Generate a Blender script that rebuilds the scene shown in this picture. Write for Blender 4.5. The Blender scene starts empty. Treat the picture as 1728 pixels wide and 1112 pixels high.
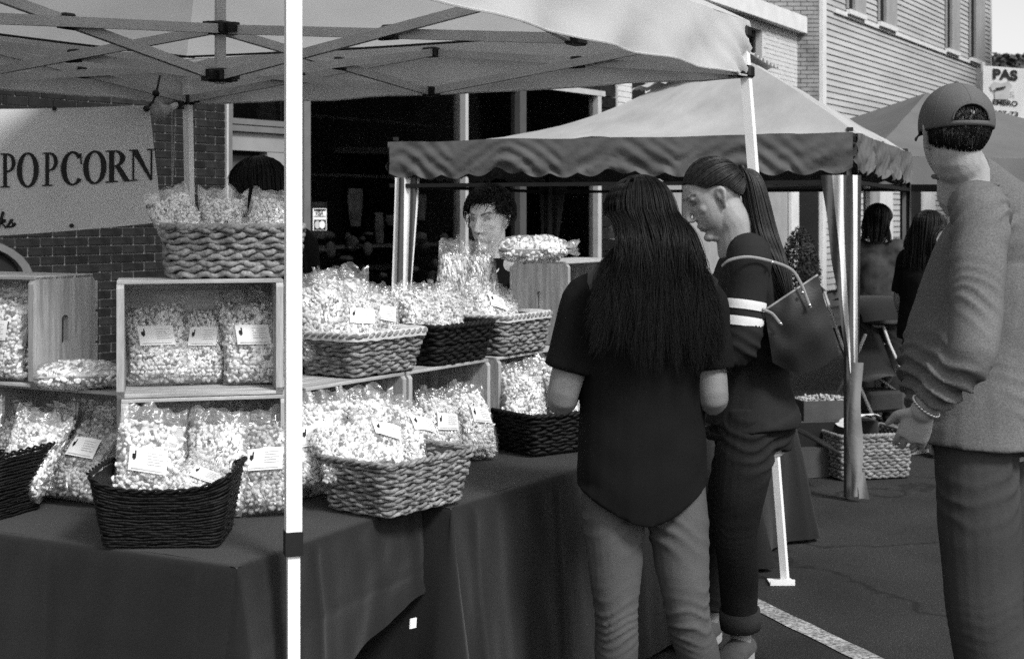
import bpy, bmesh, math, random
import numpy as np
from mathutils import Vector, Matrix, Euler, noise

R = math.radians
PI = math.pi
random.seed(7)
rng = np.random.default_rng(7)
SC = bpy.context.scene
COL = SC.collection

# ------------------------------------------------------------------ camera
HC = 1.52            # eye height
FOC = 50.0 / 36.0 * 1728.0
cam_d = bpy.data.cameras.new("camera")
cam_d.lens = 50.0
cam_d.sensor_width = 36.0
cam_d.shift_y = -(556 - 360) / 1728.0
cam_d.clip_start = 0.05
cam_d.clip_end = 3000.0
cam_d.dof.use_dof = True
cam_d.dof.focus_distance = 4.1
cam_d.dof.aperture_fstop = 9.0
cam = bpy.data.objects.new("camera", cam_d)
cam.location = (0, 0, HC)
cam.rotation_euler = (R(90), 0, 0)
COL.objects.link(cam)
SC.camera = cam

# ------------------------------------------------------------------ sky, sun, exposure (black and white film: all greys)
SUNV = Vector((0.50, -0.62, 0.84)).normalized()
world = bpy.data.worlds.new("World")
SC.world = world
world.use_nodes = True
wn = world.node_tree
wn.nodes.clear()
sky = wn.nodes.new("ShaderNodeTexSky")
sky.sky_type = 'NISHITA'
sky.sun_disc = False
sky.sun_elevation = math.asin(SUNV.z)
sky.sun_rotation = math.atan2(SUNV.x, SUNV.y)
sky.dust_density = 2.0
sky.air_density = 1.0
sbw = wn.nodes.new("ShaderNodeRGBToBW")
sbg = wn.nodes.new("ShaderNodeBackground")
sbg.inputs[1].default_value = 0.105
sout = wn.nodes.new("ShaderNodeOutputWorld")
wn.links.new(sky.outputs[0], sbw.inputs[0])
wn.links.new(sbw.outputs[0], sbg.inputs[0])
wn.links.new(sbg.outputs[0], sout.inputs[0])

sun_d = bpy.data.lights.new("sun", 'SUN')
sun_d.energy = 1.5
sun_d.angle = R(12)
sun = bpy.data.objects.new("sun", sun_d)
sun.rotation_euler = SUNV.to_track_quat('Z', 'Y').to_euler()
sun.location = (6, -8, 12)
COL.objects.link(sun)

SC.view_settings.view_transform = 'Standard'
SC.view_settings.look = 'None'
SC.view_settings.gamma = 1.0
SC.view_settings.exposure = 1.12
SC.view_settings.use_curve_mapping = False
SC.render.engine = 'CYCLES'
SC.cycles.use_denoising = False
SC.cycles.max_bounces = 7
SC.cycles.transparent_max_bounces = 24
SC.cycles.caustics_reflective = False
SC.cycles.caustics_refractive = False

# ------------------------------------------------------------------ helpers
def P(px, py, d):
    """point seen at photo pixel (px,py) at depth d metres"""
    return Vector(((px - 864) / FOC * d, d, HC - (py - 360) / FOC * d))

def G(px, py, z=0.0):
    """point on the horizontal plane z"""
    return P(px, py, (HC - z) * FOC / (py - 360))

def onwall(px, py, p0, d, off=0.0):
    """point on a vertical wall through p0 with direction d (2-D)"""
    u = (px - 864) / FOC
    t = (u * p0[1] - p0[0]) / (d[0] - u * d[1])
    x, y = p0[0] + d[0] * t, p0[1] + d[1] * t
    v = Vector((x, y, HC - (py - 360) / FOC * y))
    return v + Vector((d[1], -d[0], 0)) * off

def tag(o, label=None, cat=None, group=None, kind=None):
    if label: o["label"] = label
    if cat: o["category"] = cat
    if group: o["group"] = group
    if kind: o["kind"] = kind
    return o

def empty(name, loc=(0, 0, 0), rot=(0, 0, 0), parent=None):
    o = bpy.data.objects.new(name, None)
    o.empty_display_size = 0.1
    o.location = loc
    o.rotation_euler = rot
    COL.objects.link(o)
    if parent: o.parent = parent
    return o

def link(name, me, parent=None, loc=None, rot=None):
    o = bpy.data.objects.new(name, me)
    COL.objects.link(o)
    if parent: o.parent = parent
    if loc is not None: o.location = loc
    if rot is not None: o.rotation_euler = rot
    return o

def mesh_np(name, v, f, mat=None, smooth=False):
    me = bpy.data.meshes.new(name)
    me.from_pydata([tuple(map(float, p)) for p in v], [], [tuple(int(i) for i in q) for q in f])
    if mat: me.materials.append(mat)
    if smooth: me.polygons.foreach_set("use_smooth", [True] * len(me.polygons))
    me.update()
    return me

def ortho(t, ref=None):
    t = Vector(t).normalized()
    r = Vector(ref) if ref is not None else (Vector((0, 0, 1)) if abs(t.z) < 0.9 else Vector((1, 0, 0)))
    s = (r - t * r.dot(t))
    if s.length < 1e-6:
        r = Vector((0.3, 1, 0.2)); s = r - t * r.dot(t)
    s.normalize()
    return s, t.cross(s)

class MB:
    """collects shapes into one mesh"""
    def __init__(s):
        s.v = []; s.f = []
    def add(s, v, f):
        n = len(s.v)
        s.v += [Vector(p) for p in v]
        s.f += [tuple(i + n for i in q) for q in f]
        return s
    def box(s, c, d, rot=None, bev=0.0):
        c = Vector(c); hx, hy, hz = d[0] / 2, d[1] / 2, d[2] / 2
        M = rot if rot is not None else Matrix.Identity(3)
        if bev <= 0:
            v = [c + M @ Vector((x * hx, y * hy, z * hz)) for x in (-1, 1) for y in (-1, 1) for z in (-1, 1)]
            f = [(0, 1, 3, 2), (4, 6, 7, 5), (0, 4, 5, 1), (2, 3, 7, 6), (0, 2, 6, 4), (1, 5, 7, 3)]
            return s.add(v, f)
        bm = bmesh.new()
        bmesh.ops.create_cube(bm, size=1.0)
        for q in bm.verts: q.co = Vector((q.co.x * d[0], q.co.y * d[1], q.co.z * d[2]))
        bmesh.ops.bevel(bm, geom=bm.edges[:], offset=bev, segments=1, affect='EDGES')
        bm.verts.index_update()
        s.add([c + M @ q.co for q in bm.verts], [[q.index for q in fc.verts] for fc in bm.faces])
        bm.free()
        return s
    def tube(s, pts, r, n=8, ref=None, cap=True):
        pts = [Vector(p) for p in pts]
        rr = r if isinstance(r, (list, tuple)) else [r] * len(pts)
        v = []; f = []
        a = None
        for i, p in enumerate(pts):
            t = pts[min(i + 1, len(pts) - 1)] - pts[max(i - 1, 0)]
            a, b = ortho(t, ref if ref is not None else a)
            q = rr[i]; qx, qy = q if isinstance(q, (list, tuple)) else (q, q)
            for k in range(n):
                w = 2 * math.pi * k / n
                v.append(p + a * (math.cos(w) * qx) + b * (math.sin(w) * qy))
        for i in range(len(pts) - 1):
            for k in range(n):
                f.append((i * n + k, i * n + (k + 1) % n, (i + 1) * n + (k + 1) % n, (i + 1) * n + k))
        if cap:
            f.append(tuple(range(n))[::-1]); f.append(tuple((len(pts) - 1) * n + k for k in range(n)))
        return s.add(v, f)
    def bar(s, a, b, w, h=None, ref=None):
        """rectangular bar from a to b"""
        a, b = Vector(a), Vector(b); h = h or w
        x, y = ortho(b - a, ref)
        v = [p + x * (i * w / 2) + y * (j * h / 2) for p in (a, b) for i, j in ((-1, -1), (1, -1), (1, 1), (-1, 1))]
        return s.add(v, [(3, 2, 1, 0), (4, 5, 6, 7), (0, 1, 5, 4), (1, 2, 6, 5), (2, 3, 7, 6), (3, 0, 4, 7)])
    def ball(s, c, r, n=8):
        c = Vector(c); r = r if isinstance(r, (list, tuple, Vector)) else (r, r, r)
        v = []; f = []
        for i in range(n + 1):
            th = math.pi * i / n
            for k in range(2 * n):
                ph = math.pi * k / n
                v.append(c + Vector((math.sin(th) * math.cos(ph) * r[0], math.sin(th) * math.sin(ph) * r[1], math.cos(th) * r[2])))
        for i in range(n):
            for k in range(2 * n):
                f.append((i * 2 * n + k, (i + 1) * 2 * n + k, (i + 1) * 2 * n + (k + 1) % (2 * n), i * 2 * n + (k + 1) % (2 * n)))
        return s.add(v, f)
    def poly(s, pts):
        n = len(pts)
        return s.add(pts, [tuple(range(n))])
    def prism(s, pts, off):
        """closed polygon pushed along off"""
        n = len(pts); off = Vector(off)
        v = [Vector(p) for p in pts] + [Vector(p) + off for p in pts]
        f = [tuple(range(n))[::-1], tuple(range(n, 2 * n))] + [(i, (i + 1) % n, n + (i + 1) % n, n + i) for i in range(n)]
        return s.add(v, f)
    def grid(s, pts):
        """pts[i][j] surface"""
        m, n = len(pts), len(pts[0])
        v = [p for row in pts for p in row]
        f = [(i * n + j, i * n + j + 1, (i + 1) * n + j + 1, (i + 1) * n + j) for i in range(m - 1) for j in range(n - 1)]
        return s.add(v, f)
    def mesh(s, name, mat, smooth=False, o=(0, 0, 0), fix=True):
        o = Vector(o)
        me = mesh_np(name, [p - o for p in s.v], s.f, mat, smooth)
        if fix:
            bm = bmesh.new(); bm.from_mesh(me)
            bmesh.ops.recalc_face_normals(bm, faces=bm.faces[:])
            bm.to_mesh(me); bm.free()
        return me
    def build(s, name, mat, parent=None, smooth=False, o=(0, 0, 0), fix=True):
        """o: world origin of the parent"""
        return link(name, s.mesh(name, mat, smooth, o, fix), parent)

def rotz(a):
    return Matrix.Rotation(a, 3, 'Z')

def basis(d):
    """columns: d (horizontal), z x d, z"""
    x = Vector((d[0], d[1], 0)).normalized(); y = Vector((-x.y, x.x, 0))
    return Matrix((x, y, Vector((0, 0, 1)))).transposed()

# ------------------------------------------------------------------ materials
def _m(name):
    m = bpy.data.materials.new(name); m.use_nodes = True
    nt = m.node_tree; nt.nodes.clear()
    out = nt.nodes.new("ShaderNodeOutputMaterial")
    return m, nt, out

def mat(name, g, rough=0.7, var=0.15, vs=6.0, bump=0.0, bs=60.0, spec=0.3, metal=0.0, fine=0.0, fs=200.0,
        transl=0.0, sheen=0.0, stretch=None, attr=None, coat=0.0, orand=0.0):
    """grey principled; var: large patches, fine: fine speckle, bump: relief"""
    m, nt, out = _m(name)
    N = nt.nodes.new; L = nt.links.new
    b = N("ShaderNodeBsdfPrincipled")
    b.inputs["Roughness"].default_value = rough
    b.inputs["Metallic"].default_value = metal
    b.inputs["Specular IOR Level"].default_value = spec
    if sheen: b.inputs["Sheen Weight"].default_value = sheen
    if coat: b.inputs["Coat Weight"].default_value = coat
    tc = N("ShaderNodeTexCoord")
    vec = tc.outputs["Object"]
    if stretch:
        mp = N("ShaderNodeMapping"); mp.inputs["Scale"].default_value = stretch
        L(vec, mp.inputs[0]); vec = mp.outputs[0]
    n1 = N("ShaderNodeTexNoise"); n1.inputs["Scale"].default_value = vs; n1.inputs["Detail"].default_value = 6
    L(vec, n1.inputs["Vector"])
    r1 = N("ShaderNodeMapRange")
    r1.inputs[1].default_value = 0.3; r1.inputs[2].default_value = 0.7
    r1.inputs[3].default_value = g * (1 - var); r1.inputs[4].default_value = g * (1 + var)
    L(n1.outputs["Fac"], r1.inputs[0])
    val = r1.outputs[0]
    if fine:
        n2 = N("ShaderNodeTexNoise"); n2.inputs["Scale"].default_value = fs; n2.inputs["Detail"].default_value = 2
        L(vec, n2.inputs["Vector"])
        r2 = N("ShaderNodeMapRange")
        r2.inputs[1].default_value = 0.3; r2.inputs[2].default_value = 0.7
        r2.inputs[3].default_value = 1 - fine; r2.inputs[4].default_value = 1 + fine
        L(n2.outputs["Fac"], r2.inputs[0])
        mu = N("ShaderNodeMath"); mu.operation = 'MULTIPLY'
        L(val, mu.inputs[0]); L(r2.outputs[0], mu.inputs[1]); val = mu.outputs[0]
    if orand:
        oi = N("ShaderNodeObjectInfo"); r4 = N("ShaderNodeMapRange")
        r4.inputs[3].default_value = 1 - orand; r4.inputs[4].default_value = 1 + orand
        L(oi.outputs["Random"], r4.inputs[0])
        mu = N("ShaderNodeMath"); mu.operation = 'MULTIPLY'
        L(val, mu.inputs[0]); L(r4.outputs[0], mu.inputs[1]); val = mu.outputs[0]
    if attr:
        at = N("ShaderNodeAttribute"); at.attribute_name = attr
        mu = N("ShaderNodeMath"); mu.operation = 'MULTIPLY'
        L(val, mu.inputs[0]); L(at.outputs["Fac"], mu.inputs[1]); val = mu.outputs[0]
    cc = N("ShaderNodeCombineColor")
    for i in range(3): L(val, cc.inputs[i])
    L(cc.outputs[0], b.inputs["Base Color"])
    if bump:
        n3 = N("ShaderNodeTexNoise"); n3.inputs["Scale"].default_value = bs; n3.inputs["Detail"].default_value = 4
        L(vec, n3.inputs["Vector"])
        bp = N("ShaderNodeBump"); bp.inputs["Strength"].default_value = bump; bp.inputs["Distance"].default_value = 0.01
        L(n3.outputs["Fac"], bp.inputs["Height"]); L(bp.outputs[0], b.inputs["Normal"])
    if transl:
        t = N("ShaderNodeBsdfTranslucent"); L(cc.outputs[0], t.inputs[0])
        mx = N("ShaderNodeMixShader"); mx.inputs[0].default_value = transl
        L(b.outputs[0], mx.inputs[1]); L(t.outputs[0], mx.inputs[2]); L(mx.outputs[0], out.inputs[0])
    else:
        L(b.outputs[0], out.inputs[0])
    return m

def film_mat(name, haze=0.09, gloss=0.60, rough=0.22, bump=0.8):
    """thin clear plastic"""
    m, nt, out = _m(name)
    N = nt.nodes.new; L = nt.links.new
    tr = N("ShaderNodeBsdfTransparent"); tr.inputs[0].default_value = (0.96, 0.96, 0.96, 1)
    gl = N("ShaderNodeBsdfGlossy"); gl.inputs["Roughness"].default_value = rough; gl.inputs[0].default_value = (1, 1, 1, 1)
    df = N("ShaderNodeBsdfDiffuse"); df.inputs[0].default_value = (0.8, 0.8, 0.8, 1)
    tc = N("ShaderNodeTexCoord")
    n = N("ShaderNodeTexNoise"); n.inputs["Scale"].default_value = 9; n.inputs["Detail"].default_value = 2; n.inputs["Distortion"].default_value = 2.2
    bp = N("ShaderNodeBump"); bp.inputs["Strength"].default_value = bump; bp.inputs["Distance"].default_value = 0.03
    L(tc.outputs["Object"], n.inputs["Vector"]); L(n.outputs["Fac"], bp.inputs["Height"])
    L(bp.outputs[0], gl.inputs["Normal"])
    lw = N("ShaderNodeLayerWeight"); lw.inputs[0].default_value = 0.25
    L(bp.outputs[0], lw.inputs["Normal"])
    mr = N("ShaderNodeMapRange"); mr.inputs[3].default_value = 0.06; mr.inputs[4].default_value = gloss
    L(lw.outputs["Facing"], mr.inputs[0])
    m1 = N("ShaderNodeMixShader"); m1.inputs[0].default_value = haze
    L(tr.outputs[0], m1.inputs[1]); L(df.outputs[0], m1.inputs[2])
    m2 = N("ShaderNodeMixShader"); L(mr.outputs[0], m2.inputs[0])
    L(m1.outputs[0], m2.inputs[1]); L(gl.outputs[0], m2.inputs[2])
    L(m2.outputs[0], out.inputs[0])
    return m

def glass_mat(name, tint=0.55):
    m, nt, out = _m(name)
    N = nt.nodes.new; L = nt.links.new
    tr = N("ShaderNodeBsdfTransparent"); tr.inputs[0].default_value = (tint, tint, tint, 1)
    gl = N("ShaderNodeBsdfGlossy"); gl.inputs["Roughness"].default_value = 0.02; gl.inputs[0].default_value = (0.9, 0.9, 0.9, 1)
    fr = N("ShaderNodeFresnel"); fr.inputs[0].default_value = 1.24
    mx = N("ShaderNodeMixShader")
    L(fr.outputs[0], mx.inputs[0]); L(tr.outputs[0], mx.inputs[1]); L(gl.outputs[0], mx.inputs[2])
    L(mx.outputs[0], out.inputs[0])
    return m

def wood_mat(name, g, var=0.30, stretch=(1.0, 14.0, 14.0)):
    m = mat(name, g, rough=0.75, var=var, vs=4.0, bump=0.12, bs=40, fine=0.14, fs=30, stretch=stretch, orand=0.14)
    return m

M = {}
M['asphalt'] = mat('asphalt', 0.031, 0.85, 0.40, 1.3, 0.8, 170, 0.3, fine=0.6, fs=190)
def crack(m):
    """old cracks, tar patches and pale grit in the asphalt itself"""
    nt = m.node_tree; N = nt.nodes.new; L = nt.links.new
    cc = [n for n in nt.nodes if n.bl_idname == "ShaderNodeCombineColor"][0]
    src = cc.inputs[0].links[0].from_socket
    tc = N("ShaderNodeTexCoord"); nz = N("ShaderNodeTexNoise"); nz.inputs["Scale"].default_value = 2.2; nz.inputs["Detail"].default_value = 5
    L(tc.outputs["Object"], nz.inputs["Vector"])
    mx = N("ShaderNodeVectorMath"); mx.operation = 'MULTIPLY_ADD'; mx.inputs[1].default_value = (.55, .55, .55)
    L(nz.outputs["Color"], mx.inputs[0]); L(tc.outputs["Object"], mx.inputs[2])
    vo = N("ShaderNodeTexVoronoi"); vo.feature = 'DISTANCE_TO_EDGE'; vo.inputs["Scale"].default_value = 0.55
    L(mx.outputs[0], vo.inputs["Vector"])
    r = N("ShaderNodeMapRange"); r.inputs[1].default_value = 0.0; r.inputs[2].default_value = 0.010; r.inputs[3].default_value = 0.35; r.inputs[4].default_value = 1.0
    L(vo.outputs["Distance"], r.inputs[0])
    v2 = N("ShaderNodeTexVoronoi"); v2.inputs["Scale"].default_value = 95
    L(tc.outputs["Object"], v2.inputs["Vector"])
    g = N("ShaderNodeMapRange"); g.inputs[1].default_value = 0.05; g.inputs[2].default_value = 0.30; g.inputs[3].default_value = 2.6; g.inputs[4].default_value = 0.8
    L(v2.outputs["Distance"], g.inputs[0])
    m1 = N("ShaderNodeMath"); m1.operation = 'MULTIPLY'; L(src, m1.inputs[0]); L(r.outputs[0], m1.inputs[1])
    m2 = N("ShaderNodeMath"); m2.operation = 'MULTIPLY'; L(m1.outputs[0], m2.inputs[0]); L(g.outputs[0], m2.inputs[1])
    for i in range(3): L(m2.outputs[0], cc.inputs[i])
crack(M['asphalt'])
M['paint_line'] = mat('line_paint', 0.26, 0.8, 0.35, 7, 0.4, 120, fine=0.7, fs=75)
M['concrete'] = mat('concrete', 0.28, 0.9, 0.2, 3, 0.3, 90, fine=0.2)
M['brick_dark'] = mat('dark_glazed_brick', 0.015, 0.45, 0.45, 9, 0.12, 40, 0.4, fine=0.2, fs=60, orand=0.35)
M['mortar'] = mat('mortar', 0.20, 0.95, 0.25, 6, 0.3, 90)
M['brick_grey'] = mat('grey_brick', 0.24, 0.9, 0.35, 3.0, 0.2, 60, fine=0.2)
M['mortar_dark'] = mat('mortar_dark', 0.10, 0.95, 0.2, 6)
M['brick_white'] = mat('white_painted_brick', 0.60, 0.8, 0.08, 4, 0.2, 70)
M['white_trim'] = mat('white_trim_paint', 0.72, 0.55, 0.08, 4, 0.05, 50)
M['grey_trim'] = mat('grey_trim_paint', 0.34, 0.6, 0.1, 4, 0.05, 50)
M['clapboard'] = mat('clapboard_paint', 0.46, 0.6, 0.14, 1.6, 0.12, 40, stretch=(0.3, 0.3, 2), orand=0.06)
M['alu'] = mat('frame_aluminium', 0.20, 0.4, 0.1, 8, metal=0.3)
M['alu_light'] = mat('frame_light', 0.45, 0.4, 0.1, 8)
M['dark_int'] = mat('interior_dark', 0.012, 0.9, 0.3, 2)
M['int_mid'] = mat('interior_panel', 0.07, 0.9, 0.2, 3)
M['glass'] = glass_mat('shop_glass', 0.6)
M['canopy'] = mat('white_canopy_fabric', 0.68, 0.8, 0.06, 3, 0.10, 25, 0.2, transl=0.45)
M['canopy_grey'] = mat('grey_canopy_fabric', 0.15, 0.8, 0.10, 3, 0.1, 25, 0.2, transl=0.15)
M['stripe_roof'] = mat('pale_awning_fabric', 0.40, 0.75, 0.16, 2.2, 0.6, 9, 0.2, transl=0.10)
M['valance'] = mat('dark_valance_fabric', 0.11, 0.75, 0.15, 4, 0.25, 22, 0.25)
M['stripe_dark'] = mat('dark_stripe_fabric', 0.07, 0.75, 0.15, 5, 0.2, 30)
M['stripe_white'] = mat('white_stripe_fabric', 0.78, 0.75, 0.08, 5, 0.2, 30)
M['steel_white'] = mat('white_powder_coated_steel', 0.84, 0.38, 0.05, 9, 0.04, 60, 0.5)
M['steel_grey'] = mat('grey_steel_tube', 0.46, 0.45, 0.10, 9)
M['black_plastic'] = mat('black_plastic', 0.012, 0.5, 0.2, 9)
M['vinyl'] = mat('banner_vinyl', 0.80, 0.55, 0.08, 2.5, 0.25, 7, 0.3, transl=0.30)
M['ink'] = mat('black_ink', 0.012, 0.6, 0.1, 5)
M['ink_grey'] = mat('grey_ink', 0.52, 0.7, 0.2, 30)
M['cloth'] = mat('dark_table_cloth', 0.010, 0.9, 0.22, 2.2, 0.25, 320, 0.15, fine=0.3, fs=500, sheen=0.14)
M['wood'] = wood_mat('pine_board', 0.36)
M['wood_end'] = wood_mat('pine_end_board', 0.34, stretch=(14.0, 14.0, 1.0))
M['wood_dark'] = wood_mat('aged_board', 0.30)
M['wicker'] = mat('seagrass_rope', 0.20, 0.8, 0.45, 22, 0.35, 140, 0.25, fine=0.35, fs=120)
M['wicker_dark'] = mat('dark_wicker', 0.007, 0.6, 0.4, 22, 0.3, 140, 0.2)
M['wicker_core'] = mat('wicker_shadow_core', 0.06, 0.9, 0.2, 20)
M['liner'] = mat('cloth_liner', 0.50, 0.9, 0.08, 14, 0.3, 60)
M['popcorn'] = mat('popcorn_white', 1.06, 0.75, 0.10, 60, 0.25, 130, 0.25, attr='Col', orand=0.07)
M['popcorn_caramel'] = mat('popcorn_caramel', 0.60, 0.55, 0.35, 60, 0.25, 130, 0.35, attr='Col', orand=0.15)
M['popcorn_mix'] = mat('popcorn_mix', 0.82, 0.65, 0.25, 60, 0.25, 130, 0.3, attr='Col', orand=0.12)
M['film'] = film_mat('clear_bag_film')
M['film_hazy'] = film_mat('hazy_bag_film', 0.10, 0.45, 0.18)
M['display'] = mat('display_goods', 0.13, 0.8, 0.4, 9)
M['surround'] = mat('door_surround_paint', 0.26, 0.6, 0.1, 4)
M['paper'] = mat('white_paper', 0.82, 0.6, 0.03, 10)
M['paper_bright'] = mat('white_plastic_tag', 0.86, 0.5, 0.02, 10)
M['rope'] = mat('cord', 0.4, 0.8, 0.2, 30)
M['cardboard'] = mat('cardboard', 0.055, 0.85, 0.15, 8, 0.1, 50)
M['black_cloth'] = mat('black_cloth', 0.013, 0.9, 0.25, 3, 0.2, 60, 0.1, sheen=0.2)
M['leaf'] = mat('foliage', 0.022, 0.7, 0.4, 2.0, 0.2, 20, 0.3)
M['leaf_far'] = mat('far_foliage', 0.06, 0.8, 0.5, 0.12)
M['bark'] = mat('bark', 0.06, 0.9, 0.3, 12, 0.5, 30)

# ------------------------------------------------------------------ ground
gm = MB()
gm.grid([[Vector((x, y, 0)) for x in (-400, -60, -12, -4, 0, 4, 12, 60, 400)] for y in (-400, -40, -8, 0, 4, 8, 14, 40, 120, 700)])
tag(gm.build('ground', M['asphalt']), 'dark asphalt of the closed street', kind='structure')
# painted parking line
a, b = G(1150, 960), G(1560, 1158)
ld = (b - a).normalized(); ls = Vector((-ld.y, ld.x, 0)) * 0.048
lm = MB()
lm.grid([[a + ld * t + ls * k * (1 + 0.06 * math.sin(t * 19 + k * 3)) + Vector((0, 0, 0.004)) for k in (-1, 0, 1)] for t in np.linspace(-1.2, (b - a).length + 1.5, 40)])
tag(lm.build('parking_line', M['paint_line']), 'worn white parking line painted on the asphalt', kind='structure')

# ------------------------------------------------------------------ street wall on the left: dark brick shop
SD = Vector((0.574, 0.819)); SD.normalize()
S0 = (-2.41, 11.7)
SN = Vector((SD.y, -SD.x, 0))                    # faces the street
def SW(t, z, off=0.0):
    return Vector((S0[0] + SD.x * t, S0[1] + SD.y * t, z)) + SN * off
def st(px):
    u = (px - 864) / FOC
    return (u * S0[1] - S0[0]) / (SD.x - u * SD.y)
SB = basis(SD)
shop = empty('shop_building', SW(0, 0))
so = SW(0, 0)
tag(shop, 'dark brick shop front with large dark display windows behind the tents', 'building')
def sbox(mb, t0, t1, z0, z1, o0, o1):
    mb.box(SW((t0 + t1) / 2, (z0 + z1) / 2, (o0 + o1) / 2), (t1 - t0, o1 - o0, z1 - z0), SB)
tp = st(380)                                      # right end of the brick pier
TL = -9.0
mb = MB(); sbox(mb, TL, tp, 0, 5.4, -0.4, -0.008)
mb.build('wall', M['mortar'], shop, o=so)
mb = MB(); sbox(mb, TL - .1, st(1040) + 0.02, 5.4, 5.6, -0.5, 0.12)
mb.build('cornice', M['grey_trim'], shop, o=so)
# bricks: those in view one by one, the rest as one part
BLn, BHt, CL, CH = 0.203, 0.0585, 0.2125, 0.0672
bm_ = MB(); bm_.box((0, 0, 0), (BLn, 0.016, BHt), SB, bev=0.003)
brick_me = bm_.mesh('brick', M['brick_dark'])
bh_ = MB(); bh_.box((0, 0, 0), (BLn / 2 - 0.005, 0.016, BHt), SB, bev=0.003)
halfbrick_me = bh_.mesh('brick', M['brick_dark'])
rest = MB(); nb = 0
brand = random.Random(3)
tb0 = TL
for k in range(int(5.38 / CH)):
    z = (k + 0.5) * CH
    x = tp - 0.004
    first = True
    while x > TL:
        half = first and k % 2
        w = BLn / 2 - 0.005 if half else BLn
        first = False
        t = x - w / 2
        c = SW(t, z, -0.004 + brand.uniform(-0.002, 0.002))
        q = ((c.x / c.y) * FOC + 864, 360 + (HC - c.z) / c.y * FOC)
        vis = (150 < q[0] < 395 and 155 < q[1] < 345) or (-5 < q[0] < 300 and 372 < q[1] < 480) or (140 < q[0] < 212 and 470 < q[1] < 625)
        if vis and nb < 295:
            o = link('brick', halfbrick_me if half else brick_me, shop, c - so); nb += 1
        elif t > -4.5:
            rest.box(c, (w, 0.016, BHt), SB)
        x -= w + (CL - BLn)
rb = rest.build('brickwork', M['brick_dark'], shop, o=so, fix=False); rb["kind"] = "stuff"

# arched opening in the brick at the far left
ar = MB()
ac_t = st(-62)
for i in range(15):
    an0, an1 = math.pi * i / 15, math.pi * (i + 1) / 15
    r0, r1 = 0.46, 0.53
    q = []
    for an, rr in ((an0, r0), (an0, r1), (an1, r1), (an1, r0)):
        q.append(SW(ac_t + math.cos(an) * rr, 1.02 + math.sin(an) * rr * 0.62, 0.004))
    ar.prism(q, SN * 0.06)
ar.build('arch_trim', M['alu'], shop, o=so)
ar = MB(); ar.prism([SW(ac_t + math.cos(math.pi * i / 24) * 0.462, 1.02 + math.sin(math.pi * i / 24) * 0.462 * .62, 0.003) for i in range(25)], SN * 0.012)
ar.build('arch_pane', M['dark_int'], shop, o=so)
ar = MB(); sbox(ar, ac_t - 0.55, ac_t + 0.55, 0.97, 1.02, 0.0, 0.07)
ar.build('arch_sill', M['alu'], shop, o=so)
ar = MB(); ar.prism([SW(ac_t + x_, z_, 0.018) for x_, z_ in ((-.4, 1.03), (.16, 1.03), (.05, 1.09), (-.4, 1.12))], SN * 0.004)
ar.build('arch_card', M['paper'], shop, o=so)

# door bay: frame post, transom, pale panel, door
t1, t2, t3 = st(380), st(398), st(509)
mb = MB(); sbox(mb, t1, t1 + 0.02, 0, 5.4, -0.12, 0.02); mb.build('pier_edge', M['alu_light'], shop, o=so)
mb = MB(); sbox(mb, t1 + 0.022, t2, 0, 5.4, -0.25, -0.04); mb.build('door_post', M['alu'], shop, o=so)
zt = onwall(440, 213, S0, SD).z
mb = MB(); sbox(mb, t2, t3, zt - 0.05, zt, -0.2, -0.06); sbox(mb, t2 + .02, t3, zt + 0.012, zt + 0.06, -0.2, -0.085)
sbox(mb, t2 + 0.02, t2 + 0.05, zt + 0.06, 3.2, -0.2, -0.085); mb.build('transom_frame', M['alu'], shop, o=so)
mb = MB(); sbox(mb, t2, t3, zt + 0.02, 3.2, -0.26, -0.24); mb.build('transom_pane', M['glass'], shop, o=so)
zp0, zp1 = onwall(430, 254, S0, SD).z, zt - 0.055
mb = MB(); sbox(mb, t2, t3, zp0, zp1, -0.24, -0.1); sbox(mb, st(466), t3, 0.0, zp0, -0.24, -0.105); mb.build('door_surround', M['surround'], shop, o=so)
mb = MB(); sbox(mb, t2, st(466), 0.02, zp0 - 0.003, -0.3, -0.2)
dr = mb.build('door', M['dark_int'], shop, o=so)
mb = MB(); sbox(mb, t2 + 0.05, st(458), zp0 - 0.24, zp0 - 0.04, -0.198, -0.19); mb.build('door_pane', M['int_mid'], dr, o=so)
for dz_ in (.10, .17):
    mb = MB(); sbox(mb, st(459), st(464), zp0 - dz_, zp0 - dz_ + .04, -0.198, -0.17); mb.build('door_plate', M['surround'], dr, o=so)
# display window: post, mullions, panes, head, stall riser
t4 = st(520); tm1, tm2, te = st(786), st(881), st(1008)
zh = onwall(1008, 162, S0, SD).z
mb = MB(); sbox(mb, t3, t4, 0, 5.4, -0.2, 0.03); mb.build('window_post', M['alu'], shop, o=so)
mb = MB(); sbox(mb, t4, te + 0.15, zh, zh + 0.06, -0.1, 0.02); mb.build('window_head', M['alu_light'], shop, o=so)
mb = MB(); sbox(mb, t4, te + 0.12, 0.0, 0.45, -0.3, 0.0); mb.build('stall_riser', M['brick_dark'], shop, o=so)
mb = MB(); sbox(mb, t4, te + 0.15, 0.45, 0.5, -0.1, 0.04); mb.build('window_sill', M['alu'], shop, o=so)
for tm, w, mm in ((tm1, 0.05, 'alu_light'), (tm2, 0.12, 'int_mid'), (te + 0.03, 0.08, 'alu_light')):
    mb = MB(); sbox(mb, tm - w / 2, tm + w / 2, 0.5, zh, -0.1, 0.015); mb.build('mullion', M[mm], shop, o=so)
for q0, q1 in ((t4, tm1 - 0.03), (tm1 + 0.03, tm2 - 0.065), (tm2 + 0.065, te - 0.015)):
    mb = MB(); sbox(mb, q0, q1, 0.5, zh, -0.06, -0.05); mb.build('pane', M['glass'], shop, o=so)
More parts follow.
